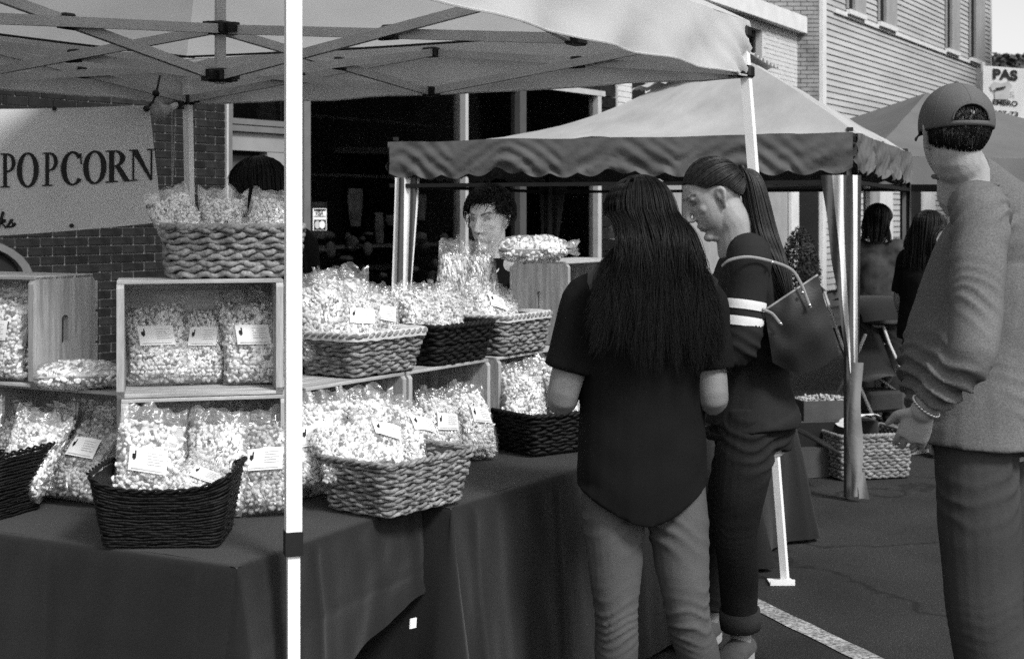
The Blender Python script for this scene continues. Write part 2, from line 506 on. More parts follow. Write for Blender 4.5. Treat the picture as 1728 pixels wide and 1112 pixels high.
# room behind the glass
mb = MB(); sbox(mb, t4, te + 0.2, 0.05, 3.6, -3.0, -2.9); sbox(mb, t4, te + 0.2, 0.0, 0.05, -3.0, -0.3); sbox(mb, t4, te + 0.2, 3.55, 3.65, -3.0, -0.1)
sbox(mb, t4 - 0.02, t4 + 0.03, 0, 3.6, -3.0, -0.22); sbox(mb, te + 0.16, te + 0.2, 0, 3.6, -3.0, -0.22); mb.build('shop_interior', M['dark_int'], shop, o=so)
mb = MB(); sbox(mb, tm2 + 0.3, te, 0.5, 2.4, -0.42, -0.38); mb.build('reflection_board', M['int_mid'], shop, o=so)  # added lighter board standing in for the reflection in the right pane
mb = MB(); sbox(mb, t4, st(1040), zh + 0.062, 5.38, -0.3, -0.02); mb.build('fascia', M['brick_dark'], shop, o=so)
for k in range(26):
    mb = MB(); sbox(mb, te + 0.075, st(1040), 0.1 + k * 0.14, 0.1 + k * 0.14 + 0.128, -0.2, -0.01 + 0.004 * (k % 2)); mb.build('panel', M['brick_dark'], shop, o=so)
# plants and pale goods faintly seen inside the window
dg = MB()
for i in range(60):
    q = SW(brand.uniform(t4 + 0.2, tm2), brand.uniform(0.6, 1.35), brand.uniform(-0.9, -0.4))
    dg.ball(q, (brand.uniform(0.03, 0.08), brand.uniform(.02, .05), brand.uniform(.02, .09)), 5)
dgo = dg.build('window_display', M['display'], shop, smooth=True, o=so); dgo["kind"] = "stuff"

# garments and shelves dimly seen behind the glass
for px, py, w, h in ((580, 378, .24, .40), (598, 372, .20, .34), (650, 350, .22, .36), (560, 345, .16, .22), (735, 405, .30, .12), (715, 372, .14, .10), (690, 385, .12, .3), (760, 350, .16, .26), (905, 345, .3, .5), (985, 380, .2, .8)):
    c = onwall(px, py, S0, SD, -0.34 - 0.1 * brand.random())
    g = []
    for s_ in np.linspace(0, 1, 9):
        row = []
        for u in np.linspace(-1, 1, 11):
            wd_ = w / 2 * (0.55 + 0.45 * math.sin(PI * min(1, .25 + s_ * .8)))
            q = c + Vector((SD.x, SD.y, 0)) * (u * wd_) + Vector((0, 0, h * (.5 - s_))) + SN * (.05 * math.cos(u * 1.5) + .02 * noise.noise(Vector((u * 3 + px, s_ * 3, 0))))
            row.append(q)
        g.append(row)
    mb = MB(); mb.grid(g); mb.build('garment', M['display'], shop, smooth=True, o=so, fix=False)
for zsh in (1.15, 1.9, 2.5):
    mb = MB(); sbox(mb, t4 + .1, te - .3, zsh, zsh + .03, -1.6, -1.3); mb.build('shelf', M['display'], shop, o=so)

# card sticker on the glass
vz = [onwall(px, py, S0, SD, -0.045) for px, py in ((534, 352), (557, 352), (557, 389), (534, 389))]
stk = empty('card_sticker', vz[3]); tag(stk, 'small card payment sticker stuck on the dark shop window', 'sticker')
mb = MB(); mb.prism(vz, SN * 0.003); mb.build('backing', M['paper'], stk, o=vz[3])
def sq(px0, py0, px1, py1, m_, off=0.0062, name='print'):
    w = [onwall(px, py, S0, SD, -0.045) + SN * off for px, py in ((px0, py0), (px1, py0), (px1, py1), (px0, py1))]
    mb = MB(); mb.poly(w); mb.build(name, M[m_], stk, o=vz[3])
sq(535.5, 353, 555.5, 356, 'ink'); sq(535.5, 365, 555.5, 366, 'ink'); sq(535.5, 371, 555.5, 388, 'ink')
def text_mesh(txt, name, m_, parent, origin, xdir, up, height, width=None, bold=0.0, shear=0.0, o=(0, 0, 0)):
    cu = bpy.data.curves.new(name, 'FONT'); cu.body = txt; cu.size = 1.0; cu.offset = bold; cu.shear = shear
    ob = bpy.data.objects.new(name, cu); COL.objects.link(ob)
    dg_ = bpy.context.evaluated_depsgraph_get()
    me = bpy.data.meshes.new_from_object(ob.evaluated_get(dg_))
    bpy.data.objects.remove(ob)
    co = np.array([v.co[:] for v in me.vertices])
    co -= co.min(0); mx = co.max(0)
    s = height / mx[1]; sx = (width / mx[0]) if width else s
    X = Vector(xdir).normalized(); U = Vector(up).normalized()
    for v, c in zip(me.vertices, co):
        v.co = Vector(origin) + X * (c[0] * sx) + U * (c[1] * s) - Vector(o)
    me.materials.clear(); me.materials.append(M[m_])
    return link(name, me, parent)
q = onwall(538, 364, S0, SD, -0.045) + SN * 0.0065
text_mesh('VISA', 'lettering', 'ink', stk, q, (SD.x, SD.y, 0), (0, 0, 1), 0.045, 0.10, 0.02, 0.2, o=vz[3])
for px, m_ in ((541, 'ink_grey'), (549, 'paper')):
    c = onwall(px, 379.5, S0, SD, -0.045) + SN * (0.0072 if px < 545 else 0.008)
    mb = MB(); mb.poly([c + Vector((SD.x, SD.y, 0)) * (math.cos(w) * 0.036) + Vector((0, 0, math.sin(w) * 0.036)) for w in np.linspace(0, 2 * math.pi, 20)[:-1]])
    mb.build('emblem_disc', M[m_], stk, o=vz[3])

# ------------------------------------------------------------------ white painted brick building further along
W0 = SW(st(1040), 0); WD = Vector((0.50, 0.866)).normalized(); WN = Vector((WD.y, -WD.x, 0)); WB = basis(WD)
u_ = (1345 - 864) / FOC
wl = (u_ * W0.y - W0.x) / (WD.x - u_ * WD.y)
def WW(t, z, off=0.0):
    return Vector((W0.x + WD.x * t, W0.y + WD.y * t, z)) + WN * off
def wt(px):
    u = (px - 864) / FOC
    return (u * W0.y - W0.x) / (WD.x - u * WD.y)
wb = empty('painted_brick_building', W0)
tag(wb, 'low white painted brick building beside the grey brick house', 'building')
def wbox(mb, t0, t1, z0, z1, o0, o1):
    mb.box(WW((t0 + t1) / 2, (z0 + z1) / 2, (o0 + o1) / 2), (t1 - t0, o1 - o0, z1 - z0), WB)
ztop = HC + (360 - 57) / FOC * WW(wl, 0).y
wx0, wx1 = wt(1236), wt(1286)
zw1 = onwall(1286, 52, W0[:2], WD).z; zw0 = 0.9
mb = MB()
wbox(mb, 0.03, wx0, 0, ztop, -0.4, 0); wbox(mb, wx1, wl, 0, ztop, -0.4, 0); wbox(mb, wx0, wx1, zw1, ztop, -0.4, 0); wbox(mb, wx0, wx1, 0, zw0, -0.4, 0)
wbox(mb, wl - 0.3, wl - 0.004, 0, ztop - 0.01, -2.5, -0.4)
mb.build('wall', M['mortar'], wb, o=W0).data.materials[0] = M['brick_white']
rest = MB()
for k in range(int(ztop / 0.0677)):
    x = 0.04 - (k % 2) * 0.1
    while x < wl - 0.02:
        a0, a1 = max(x, 0.035), min(x + 0.203, wl - 0.006)
        zc = (k + .5) * 0.0677
        if zc > 1.2 and a1 - a0 > 0.03 and not (a1 > wx0 and a0 < wx1 and zw0 < zc < zw1):
            wbox(rest, a0, a1, zc - 0.029, zc + 0.029, -0.002, 0.007 + brand.uniform(-.002, .002))
        x += 0.2127
o = rest.build('brickwork', M['brick_white'], wb, o=W0, fix=False); o["kind"] = "stuff"
mb = MB(); wbox(mb, -0.0, wl + 0.12, ztop, ztop + 0.26, -0.5, 0.14); mb.build('coping', M['white_trim'], wb, o=W0)
mb = MB(); wbox(mb, wx0, wx1, zw0, zw1, -0.28, -0.26); mb.build('pane', M['glass'], wb, o=W0)
mb = MB(); wbox(mb, wx0, wx1, zw0, zw0 + (zw1 - zw0) * 0.52, -0.32, -0.30); mb.build('blind', M['dark_int'], wb, o=W0)
mb = MB(); wbox(mb, wx0, wx1, zw0 + (zw1 - zw0) * 0.52, zw1, -0.36, -0.34); mb.build('blind', M['grey_trim'], wb, o=W0)
mb = MB(); wbox(mb, wx1 - 0.10, wx1 - 0.003, zw0, zw1 - .1, -0.24, -0.1); wbox(mb, wx0, wx1 - .003, zw1 - 0.1, zw1 - .002, -0.24, -0.1); mb.build('window_frame', M['black_plastic'], wb, o=W0)
mb = MB(); wbox(mb, 0.42, 0.56, 0, 4.0, 0.01, 0.12); mb.build('downpipe', M['black_plastic'], wb, o=W0)
mb = MB(); wbox(mb, 0.6, wt(1324), 0, 2.62, 0.012, 0.05); mb.build('shop_panel', M['grey_trim'], wb, o=W0)
mb = MB(); wbox(mb, wt(1325), wt(1338), 0, 2.6, 0.052, 0.10); mb.build('pilaster', M['white_trim'], wb, o=W0)

# ------------------------------------------------------------------ house: grey brick front, white clapboard side
H0 = Vector(((1386 - 864) / FOC * 22.6, 22.6, 0)); HD = Vector((0.515, 0.857)).normalized(); HN = Vector((HD.y, -HD.x, 0)); HB = basis(HD)
def HW(t, z, off=0.0):
    return Vector((H0.x + HD.x * t, H0.y + HD.y * t, z)) + HN * off
def ht(px):
    u = (px - 864) / FOC
    return (u * H0.y - H0.x) / (HD.x - u * HD.y)
house = empty('clapboard_house', H0)
tag(house, 'tall white clapboard house with a grey brick front, behind the striped tent', 'house')
def hbox(mb, t0, t1, z0, z1, o0, o1):
    mb.box(HW((t0 + t1) / 2, (z0 + z1) / 2, (o0 + o1) / 2), (t1 - t0, o1 - o0, z1 - z0), HB)
hl = ht(1671); ZT = 7.4
mb = MB(); hbox(mb, 0.02, hl, 0, ZT, -6.0, -0.03)
mb.build('wall', M['mortar_dark'], house, o=H0)
cb = MB()
cb.prism([Vector((0, -0.03, 0)), Vector((0, 0.022, 0)), Vector((0, 0.004, 0.104)), Vector((0, -0.03, 0.104))], (1, 0, 0))
def clap(t0, t1, z):
    me = bpy.data.meshes.new('clapboard')
    v = []
    for t in (t0, t1):
        for o_, zz in ((-0.03, 0.0), (0.022, 0.002), (0.003, 0.103), (-0.03, 0.103)):
            v.append(HW(t, z + zz, o_) - H0)
    me.from_pydata([tuple(p) for p in v], [], [(3, 2, 1, 0), (4, 5, 6, 7), (0, 1, 5, 4), (1, 2, 6, 5), (2, 3, 7, 6), (3, 0, 4, 7)])
    me.materials.append(M['clapboard'])
    link('clapboard', me, house)
t_low = ht(1646)
zband = onwall(1500, 51, H0[:2], HD).z
z = 0.28; cnt = 0
while z < ZT:
    clap(0.17, (t_low if z < zband else hl - 0.10), z)
    z += 0.1
mb = MB(); hbox(mb, -0.02, 0.165, 0, ZT, -0.03, 0.03); mb.build('corner_board', M['white_trim'], house, o=H0)
mb = MB(); hbox(mb, hl - 0.098, hl + 0.01, zband, ZT, -0.03, 0.035); mb.build('corner_board', M['white_trim'], house, o=H0)
mb = MB(); hbox(mb, t_low + 0.003, ht(1660), 0, zband - 0.03, -0.03, 0.04); mb.build('corner_board', M['grey_trim'], house, o=H0)
mb = MB(); hbox(mb, ht(1405), hl + 0.02, zband - 0.07, zband, 0.0, 0.05); mb.build('band_course', M['white_trim'], house, o=H0)
for p0, p1 in ((1427, 1453), (1480, 1506), (1594, 1613), (1634, 1656)):
    a0, a1 = ht(p0), ht(p1)
    w = empty('window', HW(a0, zband) - H0, parent=house); wo = HW(a0, zband)
    zb = zband + 0.08
    mb = MB(); hbox(mb, a0, a1, zb, zb + 1.7, 0.024, 0.034); mb.build('pane', M['dark_int'], w, o=wo)
    mb = MB(); hbox(mb, a0 + (a1 - a0) * .3, a1 + .02, zb - 0.02, zb + 1.75, 0.035, 0.085); hbox(mb, a0 - .06, a0 - .01, zb, zb + 1.7, 0.03, 0.06); mb.build('shutter', M['grey_trim'], w, o=wo)
    mb = MB(); hbox(mb, a0 - 0.06, a1 + .02, zb - 0.10, zb - 0.022, 0.03, 0.1); mb.build('sill', M['white_trim'], w, o=wo)
# ground floor posts and openings seen under the striped tent
for p0, p1, mm in ((1408, 1413, 'white_trim'), (1465, 1478, 'grey_trim'), (1478, 1500, 'white_trim'), (1530, 1548, 'dark_int'), (1552, 1572, 'white_trim'), (1596, 1606, 'grey_trim')):
    mb = MB(); hbox(mb, ht(p0), ht(p1), 0.3, 2.6, 0.026, 0.075); mb.build('porch_post', M[mm], house, o=H0)
# brick front facing us
fl = 1.6
mb = MB(); mb.box(H0 + Vector((-fl / 2 - 0.02, 0.2, ZT / 2)), (fl, 0.36, ZT)); mb.build('front_wall', M['mortar_dark'], house, o=H0)
rest = MB()
for k in range(int(ZT / 0.0677)):
    x = -0.022 - (0.1 if k % 2 else 0)
    if k % 2: rest.box(H0 + Vector((-0.07, 0.014, (k + .5) * .0677)), (0.095, 0.016, 0.056))
    while x > -fl:
        rest.box(H0 + Vector((x - 0.1, 0.014 + brand.uniform(-.002, .002), (k + .5) * .0677)), (0.2, 0.016, 0.056)); x -= 0.2115
o = rest.build('brickwork', M['brick_grey'], house, o=H0, fix=False); o["kind"] = "stuff"
mb = MB(); mb.box(H0 + Vector((-0.20, 0.0, 1.15)), (0.30, 0.03, 2.3)); mb.build('doorway', M['dark_int'], house, o=H0)

# ------------------------------------------------------------------ banner on the house end
bp = [P(px, py, 20.5) for px, py in ((1659, 111), (1800, 122), (1800, 214), (1659, 206))]
bn = empty('shop_banner', bp[3]); tag(bn, 'white printed shop banner hung high at the end of the clapboard house', 'banner')
mb = MB(); mb.prism(bp, (0, 0.02, 0)); mb.build('sheet', M['vinyl'], bn, o=bp[3])
bx = (bp[1] - bp[0]).normalized()
def btxt(t, px, py, hpx, wpx, m_, bold=0.02, sh=0):
    text_mesh(t, 'lettering', m_, bn, P(px, py, 20.5) + Vector((0, -0.012, 0)), bx, (0, 0, 1), hpx / FOC * 20.5, wpx / FOC * 20.5, bold, sh, o=bp[3])
btxt('PAS', 1675, 134, 18, 42, 'ink', 0.05)
btxt('SCR', 1691, 163, 10, 22, 'ink_grey', 0.03)
btxt('EMBRO', 1675, 177, 9, 42, 'ink', 0.03)
btxt('607-73', 1676, 194, 8, 42, 'ink', 0.03)
mb = MB()
mb.poly([P(px, py, 20.48) for px, py in ((1671, 145), (1678, 138), (1690, 141), (1702, 138), (1709, 146), (1704, 152), (1703, 168), (1679, 168), (1679, 152), (1674, 154))])
mb.build('shirt_print', mat('light_grey_ink', 0.42, 0.7), bn, o=bp[3])
mb = MB(); mb.poly([P(px, py, 20.46) for px, py in ((1680, 149), (1697, 146), (1697, 149), (1680, 153))]); mb.build('print', M['ink'], bn, o=bp[3])
mb = MB(); mb.tube([P(1658, 106, 20.6), P(1658, 400, 20.6)], 0.03); mb.tube([P(1800, 115, 20.6), P(1800, 400, 20.6)], 0.03); mb.build('post', M['steel_grey'], bn, o=bp[3])

# ------------------------------------------------------------------ wooded hill
hv = []
xs = np.linspace(-60, 380, 200)
for j, (yy, k) in enumerate(((300, 0.0), (315, 0.45), (335, 0.8), (360, 1.0), (420, 0.9), (480, 0.0))):
    row = []
    for x in xs:
        h = 30 + 10 * math.exp(-((x - 110) / 60) ** 2) + 3.0 * noise.noise(Vector((x * 0.03, j, 0))) + 1.4 * noise.noise(Vector((x * 0.35, j * 1.7, 3))) + 0.8 * noise.noise(Vector((x * 1.1, j * 2.7, 3)))
        row.append(Vector((x, yy + 6 * noise.noise(Vector((x * .1, yy, 0))), h * k - 1)))
    hv.append(row)
mb = MB(); mb.grid(hv)
tag(mb.build('hill', M['leaf_far'], smooth=False, fix=False), 'dark wooded hill behind the house', kind='structure')
wv = []; wf = []
wr = np.random.default_rng(5)
for i in range(9000):
    x = wr.uniform(85, 150); j = wr.uniform(300, 362)
    k = np.interp(j, [300, 315, 335, 360], [0, .45, .8, 1.0])
    h = (30 + 10 * math.exp(-((x - 110) / 60) ** 2)) * k + wr.uniform(-1, 2.2)
    c = np.array([x, j - 2, h]); s = wr.uniform(0.5, 1.1)
    a_ = wr.normal(size=3); a_ /= np.linalg.norm(a_); b_ = np.cross(a_, wr.normal(size=3)); b_ /= np.linalg.norm(b_)
    n0 = len(wv); wv += [c + a_ * s, c + b_ * s, c - a_ * s, c - b_ * s]; wf.append((n0, n0 + 1, n0 + 2, n0 + 3))
tag(link('hillside_wood', mesh_np('hillside_wood', wv, wf, M['leaf_far'])), 'leafy trees massed on the far hill', 'trees', kind='stuff')

# ------------------------------------------------------------------ the far side of the street, out of the picture on the right (it shows in the shop glass)
ob0 = Vector((13.2, 20.0, 0)); opp = empty('street_building', ob0)
tag(opp, 'long two storey brick building across the street, reflected dimly in the shop window', 'building')
mb = MB(); mb.box(ob0 + Vector((2.5, 0, 4.4)), (5.0, 26.0, 8.8)); mb.build('wall', mat('brown_brick', 0.09, 0.9, 0.3, 2), opp, o=ob0)
for i in range(9):
    for z0_, h_ in ((0.5, 2.2), (4.4, 1.9)):
        w_ = empty('window', Vector((0, -11.6 + i * 2.9, z0_)), parent=opp); wo_ = ob0 + w_.location
        mb = MB(); mb.box(wo_ + Vector((-.02, 0, h_ / 2)), (.04, 1.3, h_)); mb.build('pane', M['dark_int'], w_, o=wo_)
        mb = MB(); mb.box(wo_ + Vector((-.05, 0, -.05)), (.16, 1.6, .1)); mb.build('sill', M['grey_trim'], w_, o=wo_)
        mb = MB(); mb.box(wo_ + Vector((-.04, 0, h_ + .06)), (.10, 1.6, .12)); mb.build('lintel', M['grey_trim'], w_, o=wo_)
mb = MB(); mb.box(ob0 + Vector((2.4, 0, 8.95)), (5.4, 26.4, .3)); mb.build('cornice', M['grey_trim'], opp, o=ob0)

# ------------------------------------------------------------------ white pop-up canopy
TN = Vector((-0.500, 3.25, 0)); TR = Vector((0.944, 5.84, 0)); TB = Vector((-1.669, 7.297, 0)); TL_ = Vector((-3.10, 4.70, 0))
TC = (TN + TR + TB + TL_) / 4
ZE, ZR, ZP = 2.085, 2.31, 3.15          # valance hem, roof edge, peak
tent = empty('pop_up_canopy', TC)
tag(tent, 'white pop-up canopy with open steel truss frame over the popcorn stall', 'canopy tent')
def zz(p, z):
    return Vector((p.x, p.y, z))
out_ = lambda p, k: p + (p - TC).normalized() * k
cor = [out_(TN, .04), out_(TR, .03), out_(TB, .04), out_(TL_, .04)]
pk = zz(TC, ZP)
for i in range(4):
    a, b = cor[i], cor[(i + 1) % 4]
    g = []
    for s in np.linspace(0, 1, 22):
        row = []
        for t in np.linspace(0, 1, 26):
            e = zz(a.lerp(b, t), ZR)
            p = e.lerp(pk, s)
            sag = -0.055 * math.sin(math.pi * t) * math.sin(math.pi * min(1, s * 1.1)) * (1 - s * .5)
            p.z += sag + 0.006 * noise.noise(p * 5.0) + 0.012 * noise.noise(p * 1.7)
            row.append(p)
        g.append(row)
    mb = MB(); mb.grid(g); mb.build('roof_panel', M['canopy'], tent, smooth=True, o=TC, fix=False)
    # valance
    n_ = (b - a).normalized(); nn = Vector((n_.y, -n_.x, 0))
    g = []
    L_ = (b - a).length
    for k, s in enumerate(np.linspace(0, 1, 9)):
        row = []
        for t in np.linspace(0, 1, 110):
            x = t * L_
            p = zz(a.lerp(b, t), ZR + (ZE - ZR) * s - 0.012 * math.sin(math.pi * t) * s)
            ce = math.exp(-x / 0.25) + math.exp(-(L_ - x) / 0.25)
            w = 0.010 * math.sin(x * 11 + 3 * s + i) + 0.012 * noise.noise(Vector((x * 4.5, s * 2.2 + i * 5, 0))) + 0.02 * ce * math.sin((x + 0.5 * s * (1 if x < L_ / 2 else -1)) * 28)
            row.append(p + nn * (w * (0.25 + s) + 0.012 * s) + Vector((0, 0, 0.012 * s * noise.noise(Vector((x * 3, i, 7))))))
        g.append(row)
    mb = MB(); mb.grid(g); mb.build('valance', M['canopy'], tent, smooth=True, o=TC, fix=False)
    # dark gap seam / hem tape
    mb = MB(); mb.tube([q + Vector((0, 0, -.002)) for q in g[-1][::4]], 0.004, 5); mb.build('hem', M['canopy'], tent, o=TC)

def leg(top, foot, w, kind='steel_white', rf=Vector((0.3, -1, 0))):
    e = empty('leg', zz(foot, 0) - TC, parent=tent); eo = zz(foot, 0)
    f0 = zz(foot, 0.006)
    d = (zz(top, 2.3) - f0)
    zc = 0.755
    pc = f0 + d * (zc / 2.3)
    mb = MB(); mb.bar(f0, pc, w * 0.78, ref=rf); mb.build('inner_tube', M[kind], e, o=eo)
    mb = MB(); mb.bar(pc, f0 + d, w, ref=rf); mb.build('outer_tube', M[kind], e, o=eo)
    mb = MB(); mb.bar(pc - d * .008, pc + d * .016, w * 1.12, ref=rf); mb.build('clamp', M['black_plastic'], e, o=eo)
    mb = MB(); mb.box(f0 + Vector((-0.02, -0.01, 0.0)), (0.10, 0.085, 0.008)); mb.box(f0 + Vector((-0.02, -0.05, 0.01)), (0.10, 0.006, 0.02)); mb.build('foot_plate', M[kind], e, o=eo)
    # brackets
    for z_ in (2.10, 2.265):
        q = f0 + d * (z_ / 2.3)
        mb = MB(); mb.box(q, (0.062, 0.062, 0.05), basis((TR - TN).normalized()), bev=.008)
        for dd in (TR - TN, TB - TR, TN - TR, TR - TB):
            if (q + dd.normalized() * .06 - TC).xy.length < (q - TC).xy.length:
                mb.box(q + dd.normalized() * .045, (0.05, 0.026, 0.034), basis(dd.normalized()))
        mb.build('bracket', M['black_plastic'], e, o=eo)
    return e
leg(TN, TN, 0.036)
leg(TR, G(1325, 983), 0.036, rf=Vector((-.5, -.87, 0)))
leg(TB, TB + Vector((0.05, 0, 0)), 0.036, rf=Vector((-.5, -.87, 0)))
leg(TL_, TL_, 0.040)
def bar(a, b, m_='steel_grey', w=0.021, h=0.034):
    mb = MB(); mb.bar(a, b, h, w, ref=(0, 0, 1)); mb.build('truss_bar', M[m_], tent, o=TC)
def clip(p, d, w=0.05):
    mb = MB(); mb.box(p, (w, 0.034, 0.052), basis(d), bev=.006); mb.box(p + Vector((0, 0, -.02)), (w * 1.5, 0.02, 0.012), basis(d)); mb.build('clip', M['black_plastic'], tent, o=TC)
sides = [(TN, TR), (TR, TB), (TB, TL_), (TL_, TN)]
for a, b in sides:
    m = (a + b) / 2; d = (b - a).normalized(); inn = (TC - m).normalized()
    ia, ib = a + inn * .02, b + inn * .02; m2 = m + inn * .02
    for e, in ((ia,), (ib,)):
        bar(zz(e, 2.265) + inn * .012, zz(m2, 2.08) + inn * .012)
        bar(zz(e, 2.10) - inn * .012, zz(m2, 2.26) - inn * .012)
        clip(zz((e + m2) / 2, 2.176), d)
    for z_ in (2.08, 2.26):
        mb = MB(); mb.box(zz(m2, z_), (0.075, 0.05, 0.045), basis(d), bev=.006); mb.build('joint', M['black_plastic'], tent, o=TC)
    # trusses to the hub
    sd = Vector((-inn.y, inn.x, 0))
    c = TC - inn * .03
    bar(zz(m2, 2.26) + sd * .012, zz(c, 2.03) + sd * .012); bar(zz(m2, 2.08) - sd * .012, zz(c, 2.20) - sd * .012)
    clip(zz((m2 + c) / 2, 2.143), inn)
for z_ in (2.03, 2.205):
    mb = MB(); mb.box(zz(TC, z_), (0.075, 0.075, 0.05), basis((TR - TN).normalized()), bev=.008)
    for a, b in sides:
        inn = ((a + b) / 2 - TC).normalized(); mb.box(zz(TC, z_) + inn * .05, (0.06, .03, .035), basis(inn))
    mb.build('hub', M['black_plastic'], tent, o=TC)
mb = MB(); mb.bar(zz(TC, 2.0), zz(TC, ZP - .03), 0.034, ref=(1, 0.5, 0)); mb.build('mast', M['steel_grey'], tent, o=TC)
# straps under the roof edges
for a, b in ((TB, TL_), (TR, TB)):
    mb = MB(); mb.tube([zz(a.lerp(b, t), 2.315 - 0.02 * math.sin(math.pi * t)) + (TC - (a + b) / 2).normalized() * .05 for t in np.linspace(0, 1, 12)], 0.006, 5)
    mb.build('strap', M['black_plastic'], tent, o=TC)

# ------------------------------------------------------------------ popcorn banner
BD = Vector((0.97, 0.243)).normalized()
B0 = P(262, 200, 6.9)
def bpt(px, py, off=0.0):
    q = onwall(px, py, (B0.x, B0.y), BD, 0)
    x = (px + 80) / 350
    fold = 0.010 * math.sin(px * 0.055 + py * 0.012) * (0.3 + (py - 178) / 200) + 0.008 * noise.noise(Vector((px * .02, py * .013, 1)))
    return q + Vector((BD.y, -BD.x, 0)) * (fold + off)
ban = empty('stall_banner', bpt(250, 380)); bo = bpt(250, 380)
tag(ban, 'pale vinyl banner with bold POPCORN lettering hung under the canopy', 'banner')
g = []
for s in np.linspace(0, 1, 26):
    row = []
    for t in np.linspace(0, 1, 50):
        top = (-110 + t * 362, 186 - 8 * t + 7 * math.sin(t * math.pi) * 0.2)
        bot = (-110 + t * 384, 402 - 27 * t ** 1.5)
        row.append(bpt(top[0] + (bot[0] - top[0]) * s, top[1] + (bot[1] - top[1]) * s))
    g.append(row)
mb = MB(); mb.grid(g)
sh = mb.build('sheet', M['vinyl'], ban, smooth=True, o=bo, fix=False)
# serif capitals: unit box x 0..1, y 0..1 (up)
def ring(cx, cy, rx, ry, ix, iy, a0, a1, n=28, dx=0.0):
    o_ = []; i_ = []
    for k in range(n + 1):
        w = a0 + (a1 - a0) * k / n
        o_.append((cx + rx * math.cos(w), cy + ry * math.sin(w))); i_.append((cx + dx + ix * math.cos(w), cy + iy * math.sin(w)))
    return [[o_[k], o_[k + 1], i_[k + 1], i_[k]] for k in range(n)]
def rect(x0, y0, x1, y1):
    return [[(x0 + (x1 - x0) * i / 3, y0) for i in range(4)][::1] + [(x1, y0 + (y1 - y0) * i / 6) for i in range(1, 7)] + [(x0 + (x1 - x0) * (2 - i) / 3, y1) for i in range(3)] + [(x0, y1 - (y1 - y0) * i / 6) for i in range(1, 6)]]
PI = math.pi
SER = 0.045
def L_P():
    return rect(.18, 0, .42, 1) + rect(0, 0, .62, SER) + rect(0, 1 - SER, .42, 1) + ring(.45, .72, .52, .28, .27, .22, -PI / 2, PI / 2) + rect(.40, .94, .46, 1) + rect(.40, .44, .46, .50)
def L_O():
    return ring(.5, .5, .5, .52, .26, .455, 0, 2 * PI, 44)
def L_C():
    return ring(.52, .5, .52, .52, .27, .455, .22 * PI, 1.78 * PI, 40, 0.0) + [[(.84, .95), (.91, .95), (.93, .62), (.86, .62)]]
def L_R():
    return rect(.14, 0, .34, 1) + rect(0, 0, .48, SER) + rect(0, 1 - SER, .36, 1) + ring(.36, .74, .40, .26, .20, .205, -PI / 2, PI / 2) + rect(.32, .945, .37, 1) + rect(.32, .48, .37, .535) + [[(.36, .50), (.58, .50), (.93, .03), (.70, .03)]] + rect(.70, 0, 1.02, SER)
def L_N():
    return rect(.12, 0, .19, 1) + rect(0, 0, .31, SER) + rect(0, 1 - SER, .26, 1) + [[(.06, 1), (.32, 1), (.88, .0), (.80, -.03)]] + rect(.80, 0, .87, 1) + rect(.68, 1 - SER, 1.0, 1)
def base_y(px):  return 317 - 14 * (max(px, 0) / 262) ** 1.5
def top_y(px):   return 259 - 8 * (max(px, 0) / 262) ** 1.6
def letter(polys, x0, x1, name='lettering'):
    mb = MB(); k = 0
    for pl in polys:
        pts = []
        for x, y in pl:
            px = x0 + x * (x1 - x0); py = base_y(px) + (top_y(px) - base_y(px)) * y
            pts.append(bpt(px, py, 0.004 + 0.0004 * (k % 7)))
        mb.poly(pts); k += 1
    mb.build(name, M['ink'], ban, o=bo, fix=False)
for fn, x0, x1 in ((L_P, 0.5, 27), (L_O, 28, 66), (L_P, 72, 99), (L_C, 103, 141), (L_O, 140, 180), (L_R, 178, 222), (L_N, 218, 263)):
    letter(fn(), x0, x1)
# the end of the handwritten line: ks
def script(pts, w0=1.1):
    mb = MB()
    q = [bpt(x, y, 0.005) for x, y in pts]
    mb.tube(q, [0.0035 + 0.0035 * (0.5 + 0.5 * math.sin(i * 1.1)) for i in range(len(q))], 6)
    mb.build('lettering', M['ink'], ban, o=bo)
script([(-6, 383), (-1, 378), (3, 366), (6, 358), (4, 357), (1, 368), (-2, 384)])
script([(0, 377), (4, 371), (8, 371), (7, 375), (2, 377), (6, 380), (9, 384), (12, 382), (15, 378)])
script([(14, 380), (19, 371), (20, 370), (19, 374), (22, 379), (20, 383), (15, 383), (14, 381)])
script([(20, 383), (24, 379), (26, 377)])
for px, py in ((92, 184), (121, 381), (246, 183)):
    c = bpt(px, py, 0.006); mb = MB(); mb.tube([c, c + Vector((0, -0.004, 0))], 0.011, 10, ref=(1, 0, 0)); mb.build('grommet', M['black_plastic'], ban, o=bo)

# bungee, clamp lamp and strings at the back pole
pb = zz(TB, 0)
bg = empty('bungee_cord', P(247, 184, 6.86)); tag(bg, 'black bungee cord with ball tying the banner corner to the canopy', 'bungee cord')
go = P(247, 184, 6.86)
mb = MB(); mb.tube([P(247, 184, 6.86), P(258, 172, 6.88), P(264, 157, 6.9), P(270, 128, 6.95)], 0.006, 6); mb.build('cord', M['black_plastic'], bg, o=go)
for q_, r_b in ((P(263, 158, 6.88), .018), (P(247, 184, 6.85), .016)):
    mb = MB(); mb.ball(q_, r_b); mb.build('ball', M['black_plastic'], bg, smooth=True, o=go)
lamp = empty('clamp_lamp', P(292, 180, 7.15)); go = P(292, 180, 7.15); tag(lamp, 'small clamp lamp with round bowl fixed to the back canopy pole', 'lamp')
mb = MB()
c = P(278, 186, 7.1); ax = Vector((-0.75, -0.6, -0.25)).normalized()
mb.tube([c + ax * k for k in (-.03, 0, .02, .045)], [.018, .03, .05, .055], 16); mb.build('bowl', M['steel_grey'], lamp, smooth=True, o=go)
